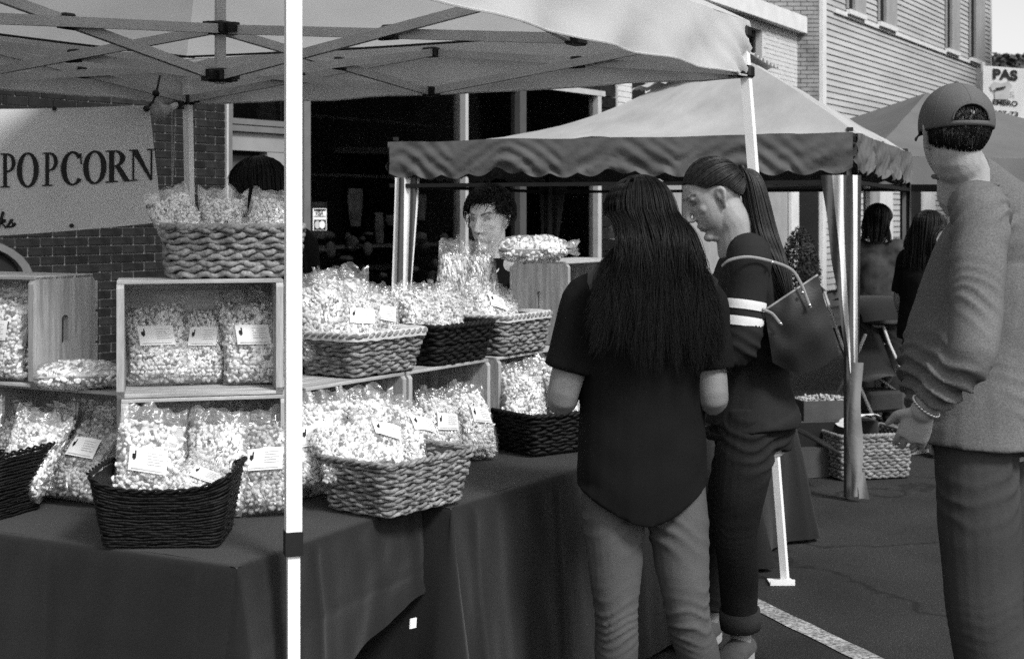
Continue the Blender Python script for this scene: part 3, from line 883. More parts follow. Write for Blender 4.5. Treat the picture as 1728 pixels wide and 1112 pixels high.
mb = MB(); mb.tube([c - ax * .03, P(296, 178, 7.2)], 0.017, 10); mb.build('socket', M['white_trim'], lamp, o=go)
mb = MB(); mb.box(P(301, 178, 7.24), (.05, .04, .04)); mb.build('clamp', M['black_plastic'], lamp, o=go)
for (x0, y0), (x1, y1) in (((290, 188), (290, 315)), ((296, 188), (291, 312))):
    o = MB(); o.tube([P(x0, y0, 7.1), P((x0 + x1) / 2 + .4, (y0 + y1) / 2, 7.1), P(x1, y1, 7.1)], 0.0022, 5)
    ob = o.build('hanging_string', M['rope']); tag(ob, 'thin pale string hanging beside the back canopy pole, %s one' % ('left' if x0 == 290 else 'right'), 'string', 'strings at the back pole')

# ------------------------------------------------------------------ striped gazebo
C1 = Vector((1.805, 7.52, 0)); F1 = Vector((-0.93, 0.367, 0)).normalized(); S1 = Vector((0.367, 0.93, 0)).normalized(); GL = 2.72
C2 = C1 + F1 * GL; C3 = C1 + S1 * GL; C4 = C2 + S1 * GL
gz = empty('striped_gazebo', (C1 + C4) / 2); gc = (C1 + C4) / 2
tag(gz, 'gazebo tent with pale roof, dark scalloped valance and striped leg curtains', 'gazebo')
GE, GV, GH = 1.945, 0.225, 0.62
gap = gc + Vector((.27, -.40, 0))          # the roof peak leans towards the near corner
GP = (0.9, 1.0, 1.8, 2.5)                   # how slack the cloth hangs from each corner
gcs = [C1, C3, C4, C2]
def gzroof(e, s, t, p=1.35, H=GH):
    q = e.lerp(gap, s)
    q.z = GE + H * s ** p - 0.03 * math.sin(PI * t) * (1 - s) * math.sin(PI * min(1, s * 2.4 + .08))
    q.z += (0.010 * noise.noise(Vector((q.x * 3.1, q.y * 3.1, 2))) + 0.006 * noise.noise(Vector((q.x * 9, q.y * 9, 2)))) * (1 - s)
    return q
for i in range(4):
    a, b = gcs[i], gcs[(i + 1) % 4]
    g = []
    for s in np.linspace(0, 0.97, 30):
        row = []
        for t in np.linspace(0, 1, 44):
            q = gzroof(a.lerp(b, t), s, t, GP[i] + (GP[(i + 1) % 4] - GP[i]) * t)
            cr = math.sin(t * PI)
            q.z += 0.016 * math.sin((t * 9 + s * 16)) * s * (1 - s) * cr + 0.010 * math.sin(t * 31 + s * 7) * (1 - s) ** 3 * cr
            q.z += 0.026 * noise.noise(Vector((t * 7 + s * 9, s * 2.2, i))) * cr * (1 - s) + 0.012 * abs(noise.noise(Vector((t * 12 - s * 8, s * 3, i + 9)))) * cr
            row.append(q)
        g.append(row)
    mb = MB(); mb.grid(g); mb.build('roof_panel', M['stripe_roof'], gz, smooth=True, o=gc, fix=False)
    # raised vent cap
    g = []
    for s in np.linspace(0.72, 1.0, 12):
        row = []
        for t in np.linspace(0, 1, 40):
            q = a.lerp(b, t).lerp(gap, s)
            sc_ = 0.020 * abs(math.sin(t * PI * 7)) if s < 0.73 else 0
            q.z = GE + GH * s ** (GP[i] + (GP[(i + 1) % 4] - GP[i]) * t) + 0.05 + 0.05 * (s - .6) - 0.02 * math.sin(PI * t) * (1 - s) + sc_ + 0.005 * math.sin(t * 40)
            row.append(q)
        g.append(row)
    mb = MB(); mb.grid(g); mb.build('roof_cap', M['stripe_roof'], gz, smooth=True, o=gc, fix=False)
    # valance with swags and scallops
    d = (b - a).normalized(); nn = Vector((d.y, -d.x, 0))
    g = []
    for s in np.linspace(0, 1, 14):
        row = []
        for t in np.linspace(0, 1, 170):
            x = t * GL
            sw = abs(math.sin(PI * x / 0.68 + i))
            lift = 0.065 * (1 - sw) ** 2 * s * (1 if 0.1 < t < 0.93 else 0.2) * (0.6 + 0.7 * noise.noise(Vector((x * 1.3, i, 0))))
            sca = 0.028 * abs(math.sin(PI * x / 0.17)) * s ** 3
            q = a.lerp(b, t); q.z = GE - GV * 0.86 * s + lift - sca + 0.010 * noise.noise(Vector((x * 2, i, 3)))
            xl = abs(((x + .2 * i) / .68) % 1 - .5) * 2        # 0 between, 1 at the ties
            rad_ = s - 1.25 * (1 - xl) ** 1.25 * .8 + .25 * noise.noise(Vector((x * 2.5, s, i)))
            w = 0.010 * math.sin(rad_ * 15 + i) * (0.2 + s) * (.5 + .5 * xl) + 0.020 * noise.noise(Vector((x * 4 + s * 2.0, s * 1.8, i))) * (0.3 + s) + 0.007 * noise.noise(Vector((x * 19 + s * 9, s * 6, i))) * (.3 + s) + 0.02
            row.append(q + nn * w)
        g.append(row)
    mb = MB(); mb.grid(g); mb.build('valance', M['valance'], gz, smooth=True, o=gc, fix=False)
    mb = MB(); mb.bar(zz(a, GE - .03), zz(b, GE - .03), .025, ref=(0, 0, 1)); mb.bar(zz(a, GE - .26), zz(b, GE - .26), .022, ref=(0, 0, 1)); mb.build('frame_rail', M['black_plastic'], gz, o=gc)
for i, c in enumerate(gcs):
    ci = c + (gc - c).normalized() * .05
    mb = MB(); mb.bar(zz(ci, 0.01), zz(ci, GE - .02), 0.03, ref=(1, .3, 0)); mb.build('leg', M['int_mid'], gz, o=gc)
    mb = MB(); mb.box(zz(c, GE + .02) + (gc - c).normalized() * .03, (.03, .03, .02)); mb.build('corner_knob', M['black_plastic'], gz, o=gc)
    mb = MB(); mb.tube([zz(c.lerp(gap, t), GE + GH * t ** GP[i] - .07) for t in np.linspace(0, 1, 12)], .012, 6); mb.build('rafter', M['black_plastic'], gz, o=gc)
def curtain(c, d1, d2, w1, w2, ztie, sub, seed=0, mats=('stripe_dark', 'stripe_white')):
    """striped curtain hanging from the two edges at a corner and gathered to the leg"""
    pts = []
    ntop = 40
    for s in np.linspace(0, 1, 22):
        row = []
        k = (1 - s) ** 1.15
        for j in range(ntop + 1):
            u = j / ntop * 2 - 1
            e = d1 * (w1 * -u) if u < 0 else d2 * (w2 * u)
            q = c + e * (k * 0.95 + 0.12)
            nrm = (d1 + d2).normalized() * -1
            q = q + nrm * (0.015 + 0.012 * math.sin(u * 9 + s * 3 + seed) * (0.4 + s))
            q.z = GE - GV * .8 + (ztie - GE + GV * .8) * s
            row.append(q)
        pts.append(row)
    for b0, b1, mi in sub:
        mb = MB(); j0, j1 = int(b0 * ntop), int(b1 * ntop)
        mb.grid([r[j0:j1 + 1] for r in pts]); mb.build('curtain_stripe', M[mats[mi]], gz, smooth=True, o=gc, fix=False)
def striped(c, dep, top, bot, ytop, ybot, cols, seed):
    """gathered striped curtain: stripe edges at its head and at the tie"""
    for k in range(len(cols)):
        g = []
        for s_ in np.linspace(0, 1, 24):
            row = []
            for u in np.linspace(0, 1, 6):
                x0 = top[k] + (top[k + 1] - top[k]) * u; x1 = bot[k] + (bot[k + 1] - bot[k]) * u
                x = x0 + (x1 - x0) * s_ ** 1.15
                q = P(x, ytop + (ybot - ytop) * s_, dep)
                q.y += -.03 + .018 * math.sin(x * .30 + seed + s_ * 2) + .02 * abs(x - (top[0] + top[-1]) / 2) / 60
                row.append(q)
            g.append(row)
        mb = MB(); mb.grid(g); mb.build('curtain_stripe', M['stripe_white' if cols[k] else 'stripe_dark'], gz, smooth=True, o=gc, fix=False)
striped(C1, C1.y - .02, (1385, 1404, 1421, 1436, 1447, 1452), (1431, 1432, 1433, 1441, 1446, 1447), 296, 628, (0, 1, 0, 1, 0), 1)
striped(C2, C2.y - .02, (667, 674, 683, 693, 705, 708), (660, 669, 680, 687, 691, 692), 300, 520, (1, 0, 1, 0, 1), 2)
curtain(C4, -S1, -F1, 0.15, 0.16, 0.70, ((0, 1, 0),), 3)
curtain(C3, -S1, F1, 0.05, 0.06, 0.70, ((0, 1, 0),), 4)
M['sleeve_cloth'] = mat('grey_sleeve_cloth', 0.19, 0.85, 0.2, 6, 0.2, 40)
# lower sleeve on the near leg
g = [[P(1431 + 4 * s + (24 - 5 * s) * u + 2.5 * math.sin(s * 9 + u * 2), 612 + 226 * s, C1.y - .04 - .02 * math.sin(u * 3.1) + .008 * math.sin(s * 14)) for u in np.linspace(0, 1, 8)] for s in np.linspace(0, 1, 22)]
mb = MB(); mb.grid(g); mb.build('leg_sleeve', M['sleeve_cloth'], gz, smooth=True, o=gc, fix=False)
g = [[C1 + Vector((0.0 + .05 * k + .02 * s, -.045 - .01 * math.sin(k * 5 + s * 3), .02 + .14 * (1 - s))) for k in np.linspace(0, 1, 6)] for s in np.linspace(0, 1, 6)]
mb = MB(); mb.grid(g); mb.build('sleeve_tail', M['sleeve_cloth'], gz, smooth=True, o=gc, fix=False)

# ------------------------------------------------------------------ grey tent behind the man
g3 = Vector((3.55, 12.2, 0)); gt = empty('grey_canopy', g3)
tag(gt, 'plain grey canopy tent behind the man in the cap', 'canopy tent')
h3 = 1.55; a3 = R(18)
cs = [g3 + rotz(a3) @ Vector((x * h3, y * h3, 0)) for x, y in ((-1, -1), (1, -1), (1, 1), (-1, 1))]
for i in range(4):
    a, b = cs[i], cs[(i + 1) % 4]
    g = []
    for s in np.linspace(0, 1, 14):
        row = []
        for t in np.linspace(0, 1, 20):
            q = a.lerp(b, t).lerp(g3, s); q.z = 1.93 + 0.62 * s ** 1.1 - 0.03 * math.sin(PI * t) * math.sin(PI * s) + .006 * noise.noise(q * 4); row.append(q)
        g.append(row)
    mb = MB(); mb.grid(g); mb.build('roof_panel', M['canopy_grey'], gt, smooth=True, o=g3, fix=False)
    mb = MB(); mb.grid([[zz(a.lerp(b, t), 1.93 - .2 * s) + (a.lerp(b, t) - g3).normalized() * (.01 + .012 * math.sin(t * 40) * s) for t in np.linspace(0, 1, 50)] for s in (0, .3, .6, 1)])
    mb.build('valance', M['canopy_grey'], gt, smooth=True, o=g3, fix=False)
    mb = MB(); mb.bar(zz(a, 0.01), zz(a, 1.93), .035, ref=(1, .3, 0)); mb.build('leg', M['steel_grey'], gt, o=g3)

# ------------------------------------------------------------------ tables and cloths
ZT_ = 0.72
T1c = Vector((-0.619, 3.20, 0)); T1a = Vector((-0.89, 0.456, 0)).normalized(); T1b = Vector((0.456, 0.89, 0)).normalized()
T2c = Vector((-0.165, 3.86, 0)); T2a = Vector((0.53, 0.848, 0)).normalized(); T2b = Vector((-0.848, 0.53, 0)).normalized()
def folding_table(c, a, b, l, w, label):
    t = empty('folding_table', c + a * l / 2 + b * w / 2); o = c + a * l / 2 + b * w / 2
    tag(t, label, 'table', 'tables under dark cloths')
    mb = MB(); mb.box(o + Vector((0, 0, ZT_ - .025)), (l - .03, w - .03, .03), basis(a), bev=.006); mb.build('tabletop', M['grey_trim'], t, o=o)
    for i in (-1, 1):
        for j in (-1, 1):
            q = o + a * (l / 2 - .18) * i + b * (w / 2 - .08) * j
            mb = MB(); mb.tube([zz(q, .002), zz(q, ZT_ - .04)], .014, 8); mb.build('leg', M['steel_grey'], t, o=o)
        q = o + a * (l / 2 - .18) * i
        mb = MB(); mb.tube([zz(q - b * (w / 2 - .08), .25), zz(q + b * (w / 2 - .08), .25)], .01, 6); mb.build('stretcher', M['steel_grey'], t, o=o)
folding_table(T1c, T1a, T1b, 1.83, 0.78, 'folding table under the dark cloth on the left of the stall')
folding_table(T2c, T2a, T2b, 1.70, 0.76, 'folding table under the dark cloth running back beside the two women')

def tablecloth(name, c, a, b, l, w, hem, seed, z0=ZT_, amp=1.0):
    """cloth draped over a rectangle; hem(i side, t) -> hem height"""
    per = []
    r = 0.035
    cs = [c, c + a * l, c + a * l + b * w, c + b * w]
    cen = (cs[0] + cs[2]) / 2
    ds = [a, b, -a, -b]; ln = [l, w, l, w]
    for i in range(4):
        n = max(8, int(ln[i] / 0.013))
        nrm = -ds[(i + 1) % 4]
        for k in range(n):
            t = k / n
            per.append((cs[i] + ds[i] * (ln[i] * t), nrm, i, t, ln[i] * t, ln[i]))
        # corner fan
        n2 = -ds[(i + 2) % 4]
        for k in range(7):
            w_ = k / 7
            per.append((cs[(i + 1) % 4], (nrm * math.cos(w_ * PI / 2) + n2 * math.sin(w_ * PI / 2)), i, 1.0, ln[i], ln[i]))
    rows = []
    prof = [(-0.02, 0.0), (-0.006, -0.0005), (0.0, -0.004), (0.003, -0.012)]
    N_ = 26
    tot = 0.0
    lens = []
    for j, q in enumerate(per):
        lens.append(tot); nx = per[(j + 1) % len(per)]
        tot += (nx[0] - q[0]).length + 0.02 * (nx[0] == q[0])
    for ri in range(len(prof) + N_):
        row = []
        for j, (p, nrm, i, t, x, L_) in enumerate(per):
            if ri < len(prof):
                o_, dz = prof[ri]
                row.append(p + nrm * o_ + Vector((0, 0, z0 + dz)))
            else:
                s = (ri - len(prof) + 1) / N_
                zb = hem(i, t)
                h = z0 - 0.012 - zb
                dc = min(x, L_ - x)
                ce = math.exp(-dc / 0.16)
                X = lens[j]
                fold = (math.sin(X * 7.5 + seed + 0.6 * math.sin(X * 3)) * 0.5 + 0.5) ** 1.6
                fine = noise.noise(Vector((X * 4.0, s * 1.1, seed)))
                off = 0.004 + h * s * (0.03 + 0.035 * fold + 0.16 * ce * (0.65 + 0.35 * math.sin(X * 20 + seed))) * amp + 0.018 * fine * s + 0.007 * noise.noise(Vector((X * 14, s * 3, seed))) + .005 * math.exp(-(((X + .13) % .46 - .23) / .010) ** 2) + .004 * math.exp(-(((h * s) % .34 - .17) / .010) ** 2)
                q = p + nrm * off
                q.z = z0 - 0.012 - h * s
                row.append(q)
        row.append(row[0].copy())
        rows.append(row)
    mb = MB(); mb.grid(rows)
    # top
    base = [q for q in rows[0][:-1]]
    gtop = []
    for s in np.linspace(0, 1, 18):
        gtop.append([c + a * (.02 + (l - .04) * t) + b * (.02 + (w - .04) * s) + Vector((0, 0, z0 + .0025 * noise.noise(Vector((t * 9, s * 5, seed))))) for t in np.linspace(0, 1, 30)])
    mb.grid(gtop)
    return mb.build(name, M['cloth'], None, smooth=True, fix=False)
c1 = tablecloth('tablecloth', T1c, T1a, T1b, 1.95, 0.80, lambda i, t: 0.05 if i in (0, 1, 2) else 0.30 + 0.20 * max(0, 1 - t * 1.2) , 1.3, ZT_ + 0.004)
tag(c1, 'dark tablecloth over the left table, its corner beside the front pole', 'tablecloth')
c2 = tablecloth('tablecloth', T2c, T2a, T2b, 1.75, 0.78, lambda i, t: 0.03, 4.1, ZT_)
tag(c2, 'dark tablecloth over the right table, reaching the ground behind the two women', 'tablecloth')
T3c = Vector((0.99, 6.12, 0)); T3a = Vector((0.49, .872, 0)).normalized(); T3b = Vector((-.872, .49, 0)).normalized()
folding_table(T3c, T3a, T3b, .60, 1.1, 'small folding table under dark cloth behind the slanting canopy leg')
c3 = tablecloth('tablecloth', T3c - T3a * .01, T3a, T3b, .62, 1.12, lambda i, t: 0.02, 2.2, ZT_ - .01)
tag(c3, 'dark tablecloth to the ground behind the slanting canopy leg', 'tablecloth')
# white tag on the hem
tg = P(697, 1051, 3.50)
mb = MB(); mb.box((0, 0, 0), (0.026, 0.003, 0.024), rotz(R(60)) @ Matrix.Rotation(R(6), 3, 'Y'))
o = link('hem_tag', mb.mesh('hem_tag', M['paper_bright']), None, tg); tag(o, 'small square white tag hanging on the dark tablecloth hem', 'tag')

# ------------------------------------------------------------------ wooden crates
CW, CD_, CHh = 0.46, 0.24, 0.305
def plate_hole(mb, c, ex, ey, en, w, h, th, hw, hh, nseg=12):
    """board w x h with a rounded slot; ex,ey in-plane, en thickness"""
    out_p, in_p = [], []
    for k in range(4 * nseg):
        w_ = 2 * PI * (k + .5) / (4 * nseg)
        cx, cy = math.cos(w_), math.sin(w_)
        m_ = max(abs(cx), abs(cy))
        out_p.append((cx / m_ * w / 2, cy / m_ * h / 2))
        # stadium
        ccx = cx * hw / 2
        ccy = cy * hw / 2 + (hh / 2 - hw / 2) * (1 if cy > 0 else -1)
        in_p.append((ccx, ccy))
    n = len(out_p)
    vs = []
    for dz in (-th / 2, th / 2):
        for lst in (out_p, in_p):
            vs += [c + ex * x + ey * y + en * dz for x, y in lst]
    f = []
    for k in range(n):
        k2 = (k + 1) % n
        f.append((k, k2, n + k2, n + k)); f.append((2 * n + k, 3 * n + k, 3 * n + k2, 2 * n + k2))
        f.append((k, 2 * n + k, 2 * n + k2, k2)); f.append((n + k, n + k2, 3 * n + k2, 3 * n + k))
    mb.add(vs, f)
def crate(loc, yaw, label, w=CW, d=CD_, h=CHh, m_='wood', group='wooden crates used as shelves', open_front=True):
    """crate on its side, opening towards local -Y; loc = front-left bottom corner"""
    e = empty('wooden_crate', loc, (0, 0, yaw)); tag(e, label, 'crate', group)
    X, Y, Z = Vector((1, 0, 0)), Vector((0, 1, 0)), Vector((0, 0, 1))
    th, ts = 0.019, 0.010
    for x in (th / 2, w - th / 2):
        mb = MB(); plate_hole(mb, Vector((x, d / 2, h / 2)), Y, Z, X, d, h, th, 0.026, 0.085); mb.build('end_board', M['wood_end'], e)
    inw = w - 0.0
    for z in (ts / 2 + .0, h - ts / 2):
        sd = (d - 0.012) / 3
        for k in range(3):
            mb = MB(); mb.box((w / 2, 0.003 + sd * (k + .5) + .001 * k, z + (0.0022 if z > .1 else -0.0) ), (w - 2 * th if z < .1 else w, sd - .006, ts), bev=.0015); mb.build('slat', M[m_], e)
    sh_ = (h - 0.03) / 3
    for k in range(3):
        mb = MB(); mb.box((w / 2, d + ts / 2 + .0005, 0.015 + sh_ * (k + .5)), (w, ts, sh_ - .006), bev=.0015); mb.build('slat', M[m_], e)
    return e
Z1, Z2 = ZT_ + 0.008, ZT_ + 0.008 + CHh + 0.004
def yaw_of(d):
    return math.atan2(d[1], d[0])
yA = yaw_of(-T1a)                                   # left table crates
yB = R(14)
yE = yaw_of(T2a)
# left wing, lower then upper
cB_right = P(486, 0, 3.80)
dB = Vector((math.cos(yB), math.sin(yB), 0))
def at_z(p, z): return Vector((p.x, p.y, z))
frB = at_z(cB_right - dB * CW * .935, Z1)
crD = crate(frB, yB, 'lower wooden crate behind the front pole, under the crate holding three bags', w=CW * .935, d=.205)
crB = crate(at_z(frB + Vector((-0.012, 0.0, 0)), Z2), yB, 'upper wooden crate holding three upright popcorn bags, open to the front', w=CW * .935, d=.205)
dA = Vector((math.cos(yA), math.sin(yA), 0))
rightA = P(56, 0, 3.93)
frA = at_z(rightA - dA * CW, Z2)
rightC = P(206, 0, 3.84)
frC = at_z(rightC - dA * (CW + .03), Z1)
crC = crate(frC, yA, 'lower wooden crate at the left holding caramel popcorn bags', w=CW + .03)
crA = crate(frA, yA, 'upper wooden crate at the left edge, its end board with hand slot showing')
# right wing
dE = Vector((math.cos(yE), math.sin(yE), 0))
frE = at_z(P(520, 0, 3.95), Z1)
crE = crate(frE, yE, 'first wooden crate of the right table, behind the woven basket')
frF = at_z(frE + dE * (CW + 0.012), Z1)
crF = crate(frF, yE, 'second wooden crate of the right table holding two labelled bags')
frG = at_z(frF + dE * (CW + 0.05), Z1)
crG = crate(frG, yE, 'third wooden crate of the right table, left of the woman in black')
frJ = at_z(frG + dE * (CW + 0.01), Z1)
crJ = crate(frJ, yE, 'fourth wooden crate of the right table, under the second tier crate')
frI = at_z(frJ + dE * 0.0 + Vector((0.0, 0, 0)), Z2)
crI = crate(frI, yE, 'wooden crate on the second tier with a popcorn bag lying on top')

# ------------------------------------------------------------------ baskets
def rrect(w, d, r, n):
    """rounded rectangle outline by arc length, n points -> (x,y,nx,ny)"""
    pts = []
    segs = []
    hx, hy = w / 2 - r, d / 2 - r
    segs = [('l', (-hx, -d / 2), (hx, -d / 2), (0, -1)), ('a', (hx, -hy), -PI / 2), ('l', (w / 2, -hy), (w / 2, hy), (1, 0)), ('a', (hx, hy), 0),
            ('l', (hx, d / 2), (-hx, d / 2), (0, 1)), ('a', (-hx, hy), PI / 2), ('l', (-w / 2, hy), (-w / 2, -hy), (-1, 0)), ('a', (-hx, -hy), PI)]
    lens = [2 * hx, PI / 2 * r, 2 * hy, PI / 2 * r] * 2
    tot = sum(lens)
    for k in range(n):
        s = tot * k / n; i = 0
        while s > lens[i] and i < 7: s -= lens[i]; i += 1
        q = segs[i]
        if q[0] == 'l':
            t = s / lens[i] if lens[i] else 0
            pts.append((q[1][0] + (q[2][0] - q[1][0]) * t, q[1][1] + (q[2][1] - q[1][1]) * t, *q[3]))
        else:
            w_ = q[2] + s / r
            pts.append((q[1][0] + r * math.cos(w_), q[1][1] + r * math.sin(w_), math.cos(w_), math.sin(w_)))
    return pts, tot
def basket(loc, yaw, w, d, h, flare, label, m_='wicker', rows=10, liner=False, dip=0.0, stake=0.027, group='woven baskets on the stall', seed=0, rope=1.0, lip=None):
    """w,d at the base; flare = extra half width at the rim"""
    e = empty('woven_basket', loc, (0, 0, yaw)); tag(e, label, 'basket', group)
    rs = random.Random(seed + 11)
    base_pts, tot = rrect(w, d, 0.022, 4)
    n = int(tot / stake / 2) * 2 * 5
    mb = MB()
    dz = h / rows
    for k in range(rows):
        z = dz * (k + .5)
        f = flare * 2 * (z / h)
        pl, _ = rrect(w + f, d + f, 0.024 + f * .2, n)
        path = []; rad = []
        jz = rs.uniform(-.0015, .0015); ph = rs.uniform(-.4, .4)
        for j, (x, y, nx, ny) in enumerate(pl):
            a_ = math.sin(PI * j / 5 + k * PI) * 0.0036 * rope
            lo = 0.0045 * noise.noise(Vector((j * .21, k * 1.7, seed))) * rope + .0015 * noise.noise(Vector((j * .9, k * 1.7, seed)))
            zz_ = z + jz + 0.0022 * math.sin(j * PI / 5 + ph + k) * rope + 0.0025 * noise.noise(Vector((j * .13, k * 2.1, seed + 4))) + dip * (z / h) * (abs(x) / (w / 2)) ** 3
            path.append(Vector((x + nx * (a_ + lo), y + ny * (a_ + lo), zz_)))
            rr = dz * (0.54 + 0.22 * noise.noise(Vector((j * .6, k * 3.3, seed))))
            rad.append(rr)
        # closed tube
        ns = 6; v = []; fc = []
        m = len(path)
        for j in range(m):
            t = (path[(j + 1) % m] - path[j - 1]).normalized()
            a_, b_ = ortho(t, (0, 0, 1))
            for q in range(ns):
                an = 2 * PI * q / ns
                v.append(path[j] + a_ * (math.cos(an) * rad[j]) + b_ * (math.sin(an) * rad[j] * .85))
        for j in range(m):
            for q in range(ns):
                fc.append((j * ns + q, j * ns + (q + 1) % ns, ((j + 1) % m) * ns + (q + 1) % ns, ((j + 1) % m) * ns + q))
        mb.add(v, fc)
    o = mb.build('weave', M[m_], e, smooth=True, fix=False); o["kind"] = "stuff"
    # inner shell added to block light through the weave, and bottom
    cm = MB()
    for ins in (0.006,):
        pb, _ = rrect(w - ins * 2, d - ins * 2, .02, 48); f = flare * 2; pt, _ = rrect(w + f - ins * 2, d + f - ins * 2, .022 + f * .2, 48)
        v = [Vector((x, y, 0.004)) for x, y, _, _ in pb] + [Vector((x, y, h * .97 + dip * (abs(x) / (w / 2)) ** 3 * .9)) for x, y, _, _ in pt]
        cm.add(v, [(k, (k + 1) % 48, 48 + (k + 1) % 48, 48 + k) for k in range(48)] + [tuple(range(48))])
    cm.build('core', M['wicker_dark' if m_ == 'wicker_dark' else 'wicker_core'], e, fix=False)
    # rim: two twisted strands
    f = flare * 2
    pl, _ = rrect(w + f + .004, d + f + .004, .026 + f * .2, n)
    rim = MB()
    for s_ in (0, 1):
        path = []
        for j, (x, y, nx, ny) in enumerate(pl):
            an = j * PI / 4 + s_ * PI
            path.append(Vector((x + nx * .004 * math.cos(an), y + ny * .004 * math.cos(an), h + .004 * math.sin(an) + dip * (abs(x) / (w / 2)) ** 3)))
        path.append(path[0].copy())
        rim.tube(path, dz * .5, 6, cap=False)
    rim.build('rim', M[m_], e, smooth=True, fix=False)
    if liner:
        lm_ = MB(); g = []
        for s_ in np.linspace(0, 1, 7):
            row = []
            for j, (x, y, nx, ny) in enumerate(rrect(w + f, d + f, .028 + f * .2, 120)[0]):
                off = -0.012 + 0.020 * min(1, s_ * 1.6); zl = h + 0.012 * math.sin(min(1, s_ * 1.3) * PI) - max(0, s_ - .45) * 0.026 + .003 * noise.noise(Vector((j * .3, s_ * 3, seed)))
                row.append(Vector((x + nx * off, y + ny * off, zl)))
            row.append(row[0].copy()); g.append(row)
        lm_.grid(g); lm_.build('liner', M['liner'], e, smooth=True, fix=False)
    return e
V3_ = Vector
def run(a, b, z):
    """along the row of crates on the right table"""
    return at_z(frE + dE * a + T2b * b, z)
def bpos(px, py, z):
    q = G(px, py, z); return q
# left wing
bk_front = basket(V3_((-.838, 3.475, ZT_ + .008)), R(2), 0.275, 0.20, 0.138, 0.030, 'dark low basket at the front corner of the left table, heaped with white popcorn bags', 'wicker_dark', rows=22, dip=.020, rope=.22, seed=1)
bk_left = basket(at_z(P(-42, 0, 3.80), ZT_ + .008), R(-20), 0.285, 0.19, 0.135, 0.032, 'dark low basket cut by the left edge of the picture', 'wicker_dark', rows=22, dip=.020, rope=.22, seed=2)
bk_top = basket(at_z(P(392, 0, 3.93), Z2 + CHh + .006), yB, 0.335, 0.20, 0.135, 0.016, 'coarse woven basket on top of the upper crate, beside the back pole', 'wicker', rows=9, seed=3, rope=1.5)
# right wing
yM = R(33)
bk_m = basket(V3_((-.314, 3.86, ZT_ + .010)), R(52.8), 0.305, 0.215, 0.142, 0.028, 'light woven basket in the middle of the table, overflowing with labelled bags', 'wicker', rows=14, seed=4, stake=.028, rope=1.1)
bk_h1 = basket(run(.375, .112, Z2 + .004), yE - R(3), 0.28, 0.20, 0.120, 0.032, 'woven basket with white liner on the first crate right of the pole', 'wicker', rows=10, liner=True, seed=5)
bk_h2 = basket(run(.775, .10, Z2 + .004), yE, 0.29, 0.19, 0.120, 0.022, 'dark glossy basket between the two lined baskets', 'wicker_dark', rows=10, seed=6)
bk_h3 = basket(run(1.15, .095, Z2 + .004), yE, 0.28, 0.19, 0.125, 0.022, 'woven basket with pale liner, farthest along the row of crates', 'wicker', rows=10, liner=True, seed=7)
bk_g = basket(at_z(P(925, 0, 4.80), ZT_ + .008), yE - R(22), 0.27, 0.19, 0.13, 0.024, 'dark basket on the table beside the arm of the woman in black', 'wicker_dark', rows=11, seed=8)
bk_floor = basket(at_z(G(1452, 800), 0.006), R(14), 0.42, 0.36, 0.25, 0.02, 'large woven basket standing on the ground under the striped tent', 'wicker', rows=13, seed=9, rope=1.3, group='woven basket on the ground')

# ------------------------------------------------------------------ popcorn bags
def ico(n):
    bm = bmesh.new(); bmesh.ops.create_icosphere(bm, subdivisions=n, radius=1.0)
    v = np.array([q.co[:] for q in bm.verts]); f = np.array([[q.index for q in fc.verts] for fc in bm.faces]); bm.free()
    return v, f
icv, icf = ico(2)
kern = []
for k in range(8):
    r_ = np.random.default_rng(100 + k)
    dirs = r_.normal(size=(5, 3)); dirs /= np.linalg.norm(dirs, axis=1)[:, None]
    rad = np.full(len(icv), 0.62)
    for d_ in dirs:
        rad += 0.62 * np.clip(icv @ d_, 0, 1) ** 5
    rad += r_.normal(size=len(icv)) * .03
    kern.append(icv * rad[:, None])
def bag_surf(u, v, w, h, t, seed):
    """u,v in -1..1 arrays -> x, z, half thickness"""
    f = np.sqrt(np.clip(1 - np.abs(u) ** 3.2, 0, 1))
    gb = np.where(v < 0, np.sqrt(np.clip(1 - np.abs(v) ** 5, 0, 1)), 1.0)
    gt_ = np.where(v > 0, np.clip(1 - (np.clip(v, 0, 1) / 0.74) ** 2.6, 0, 1) ** .6, 1.0)
    th = t / 2 * f * gb * gt_
    th = th * (1 + .12 * np.sin(u * 3 + seed) * np.cos(v * 4 + seed * 2))
    x = u * w / 2 * (1 - .10 * np.clip(v, 0, 1) ** 2 * np.cos(seed)) * (1 - .04 * np.abs(v) ** 4) + .010 * np.sin(v * 2.2 + seed * 3)
    z = (v + 1) / 2 * h
    return x, z, th
bagmesh = {}
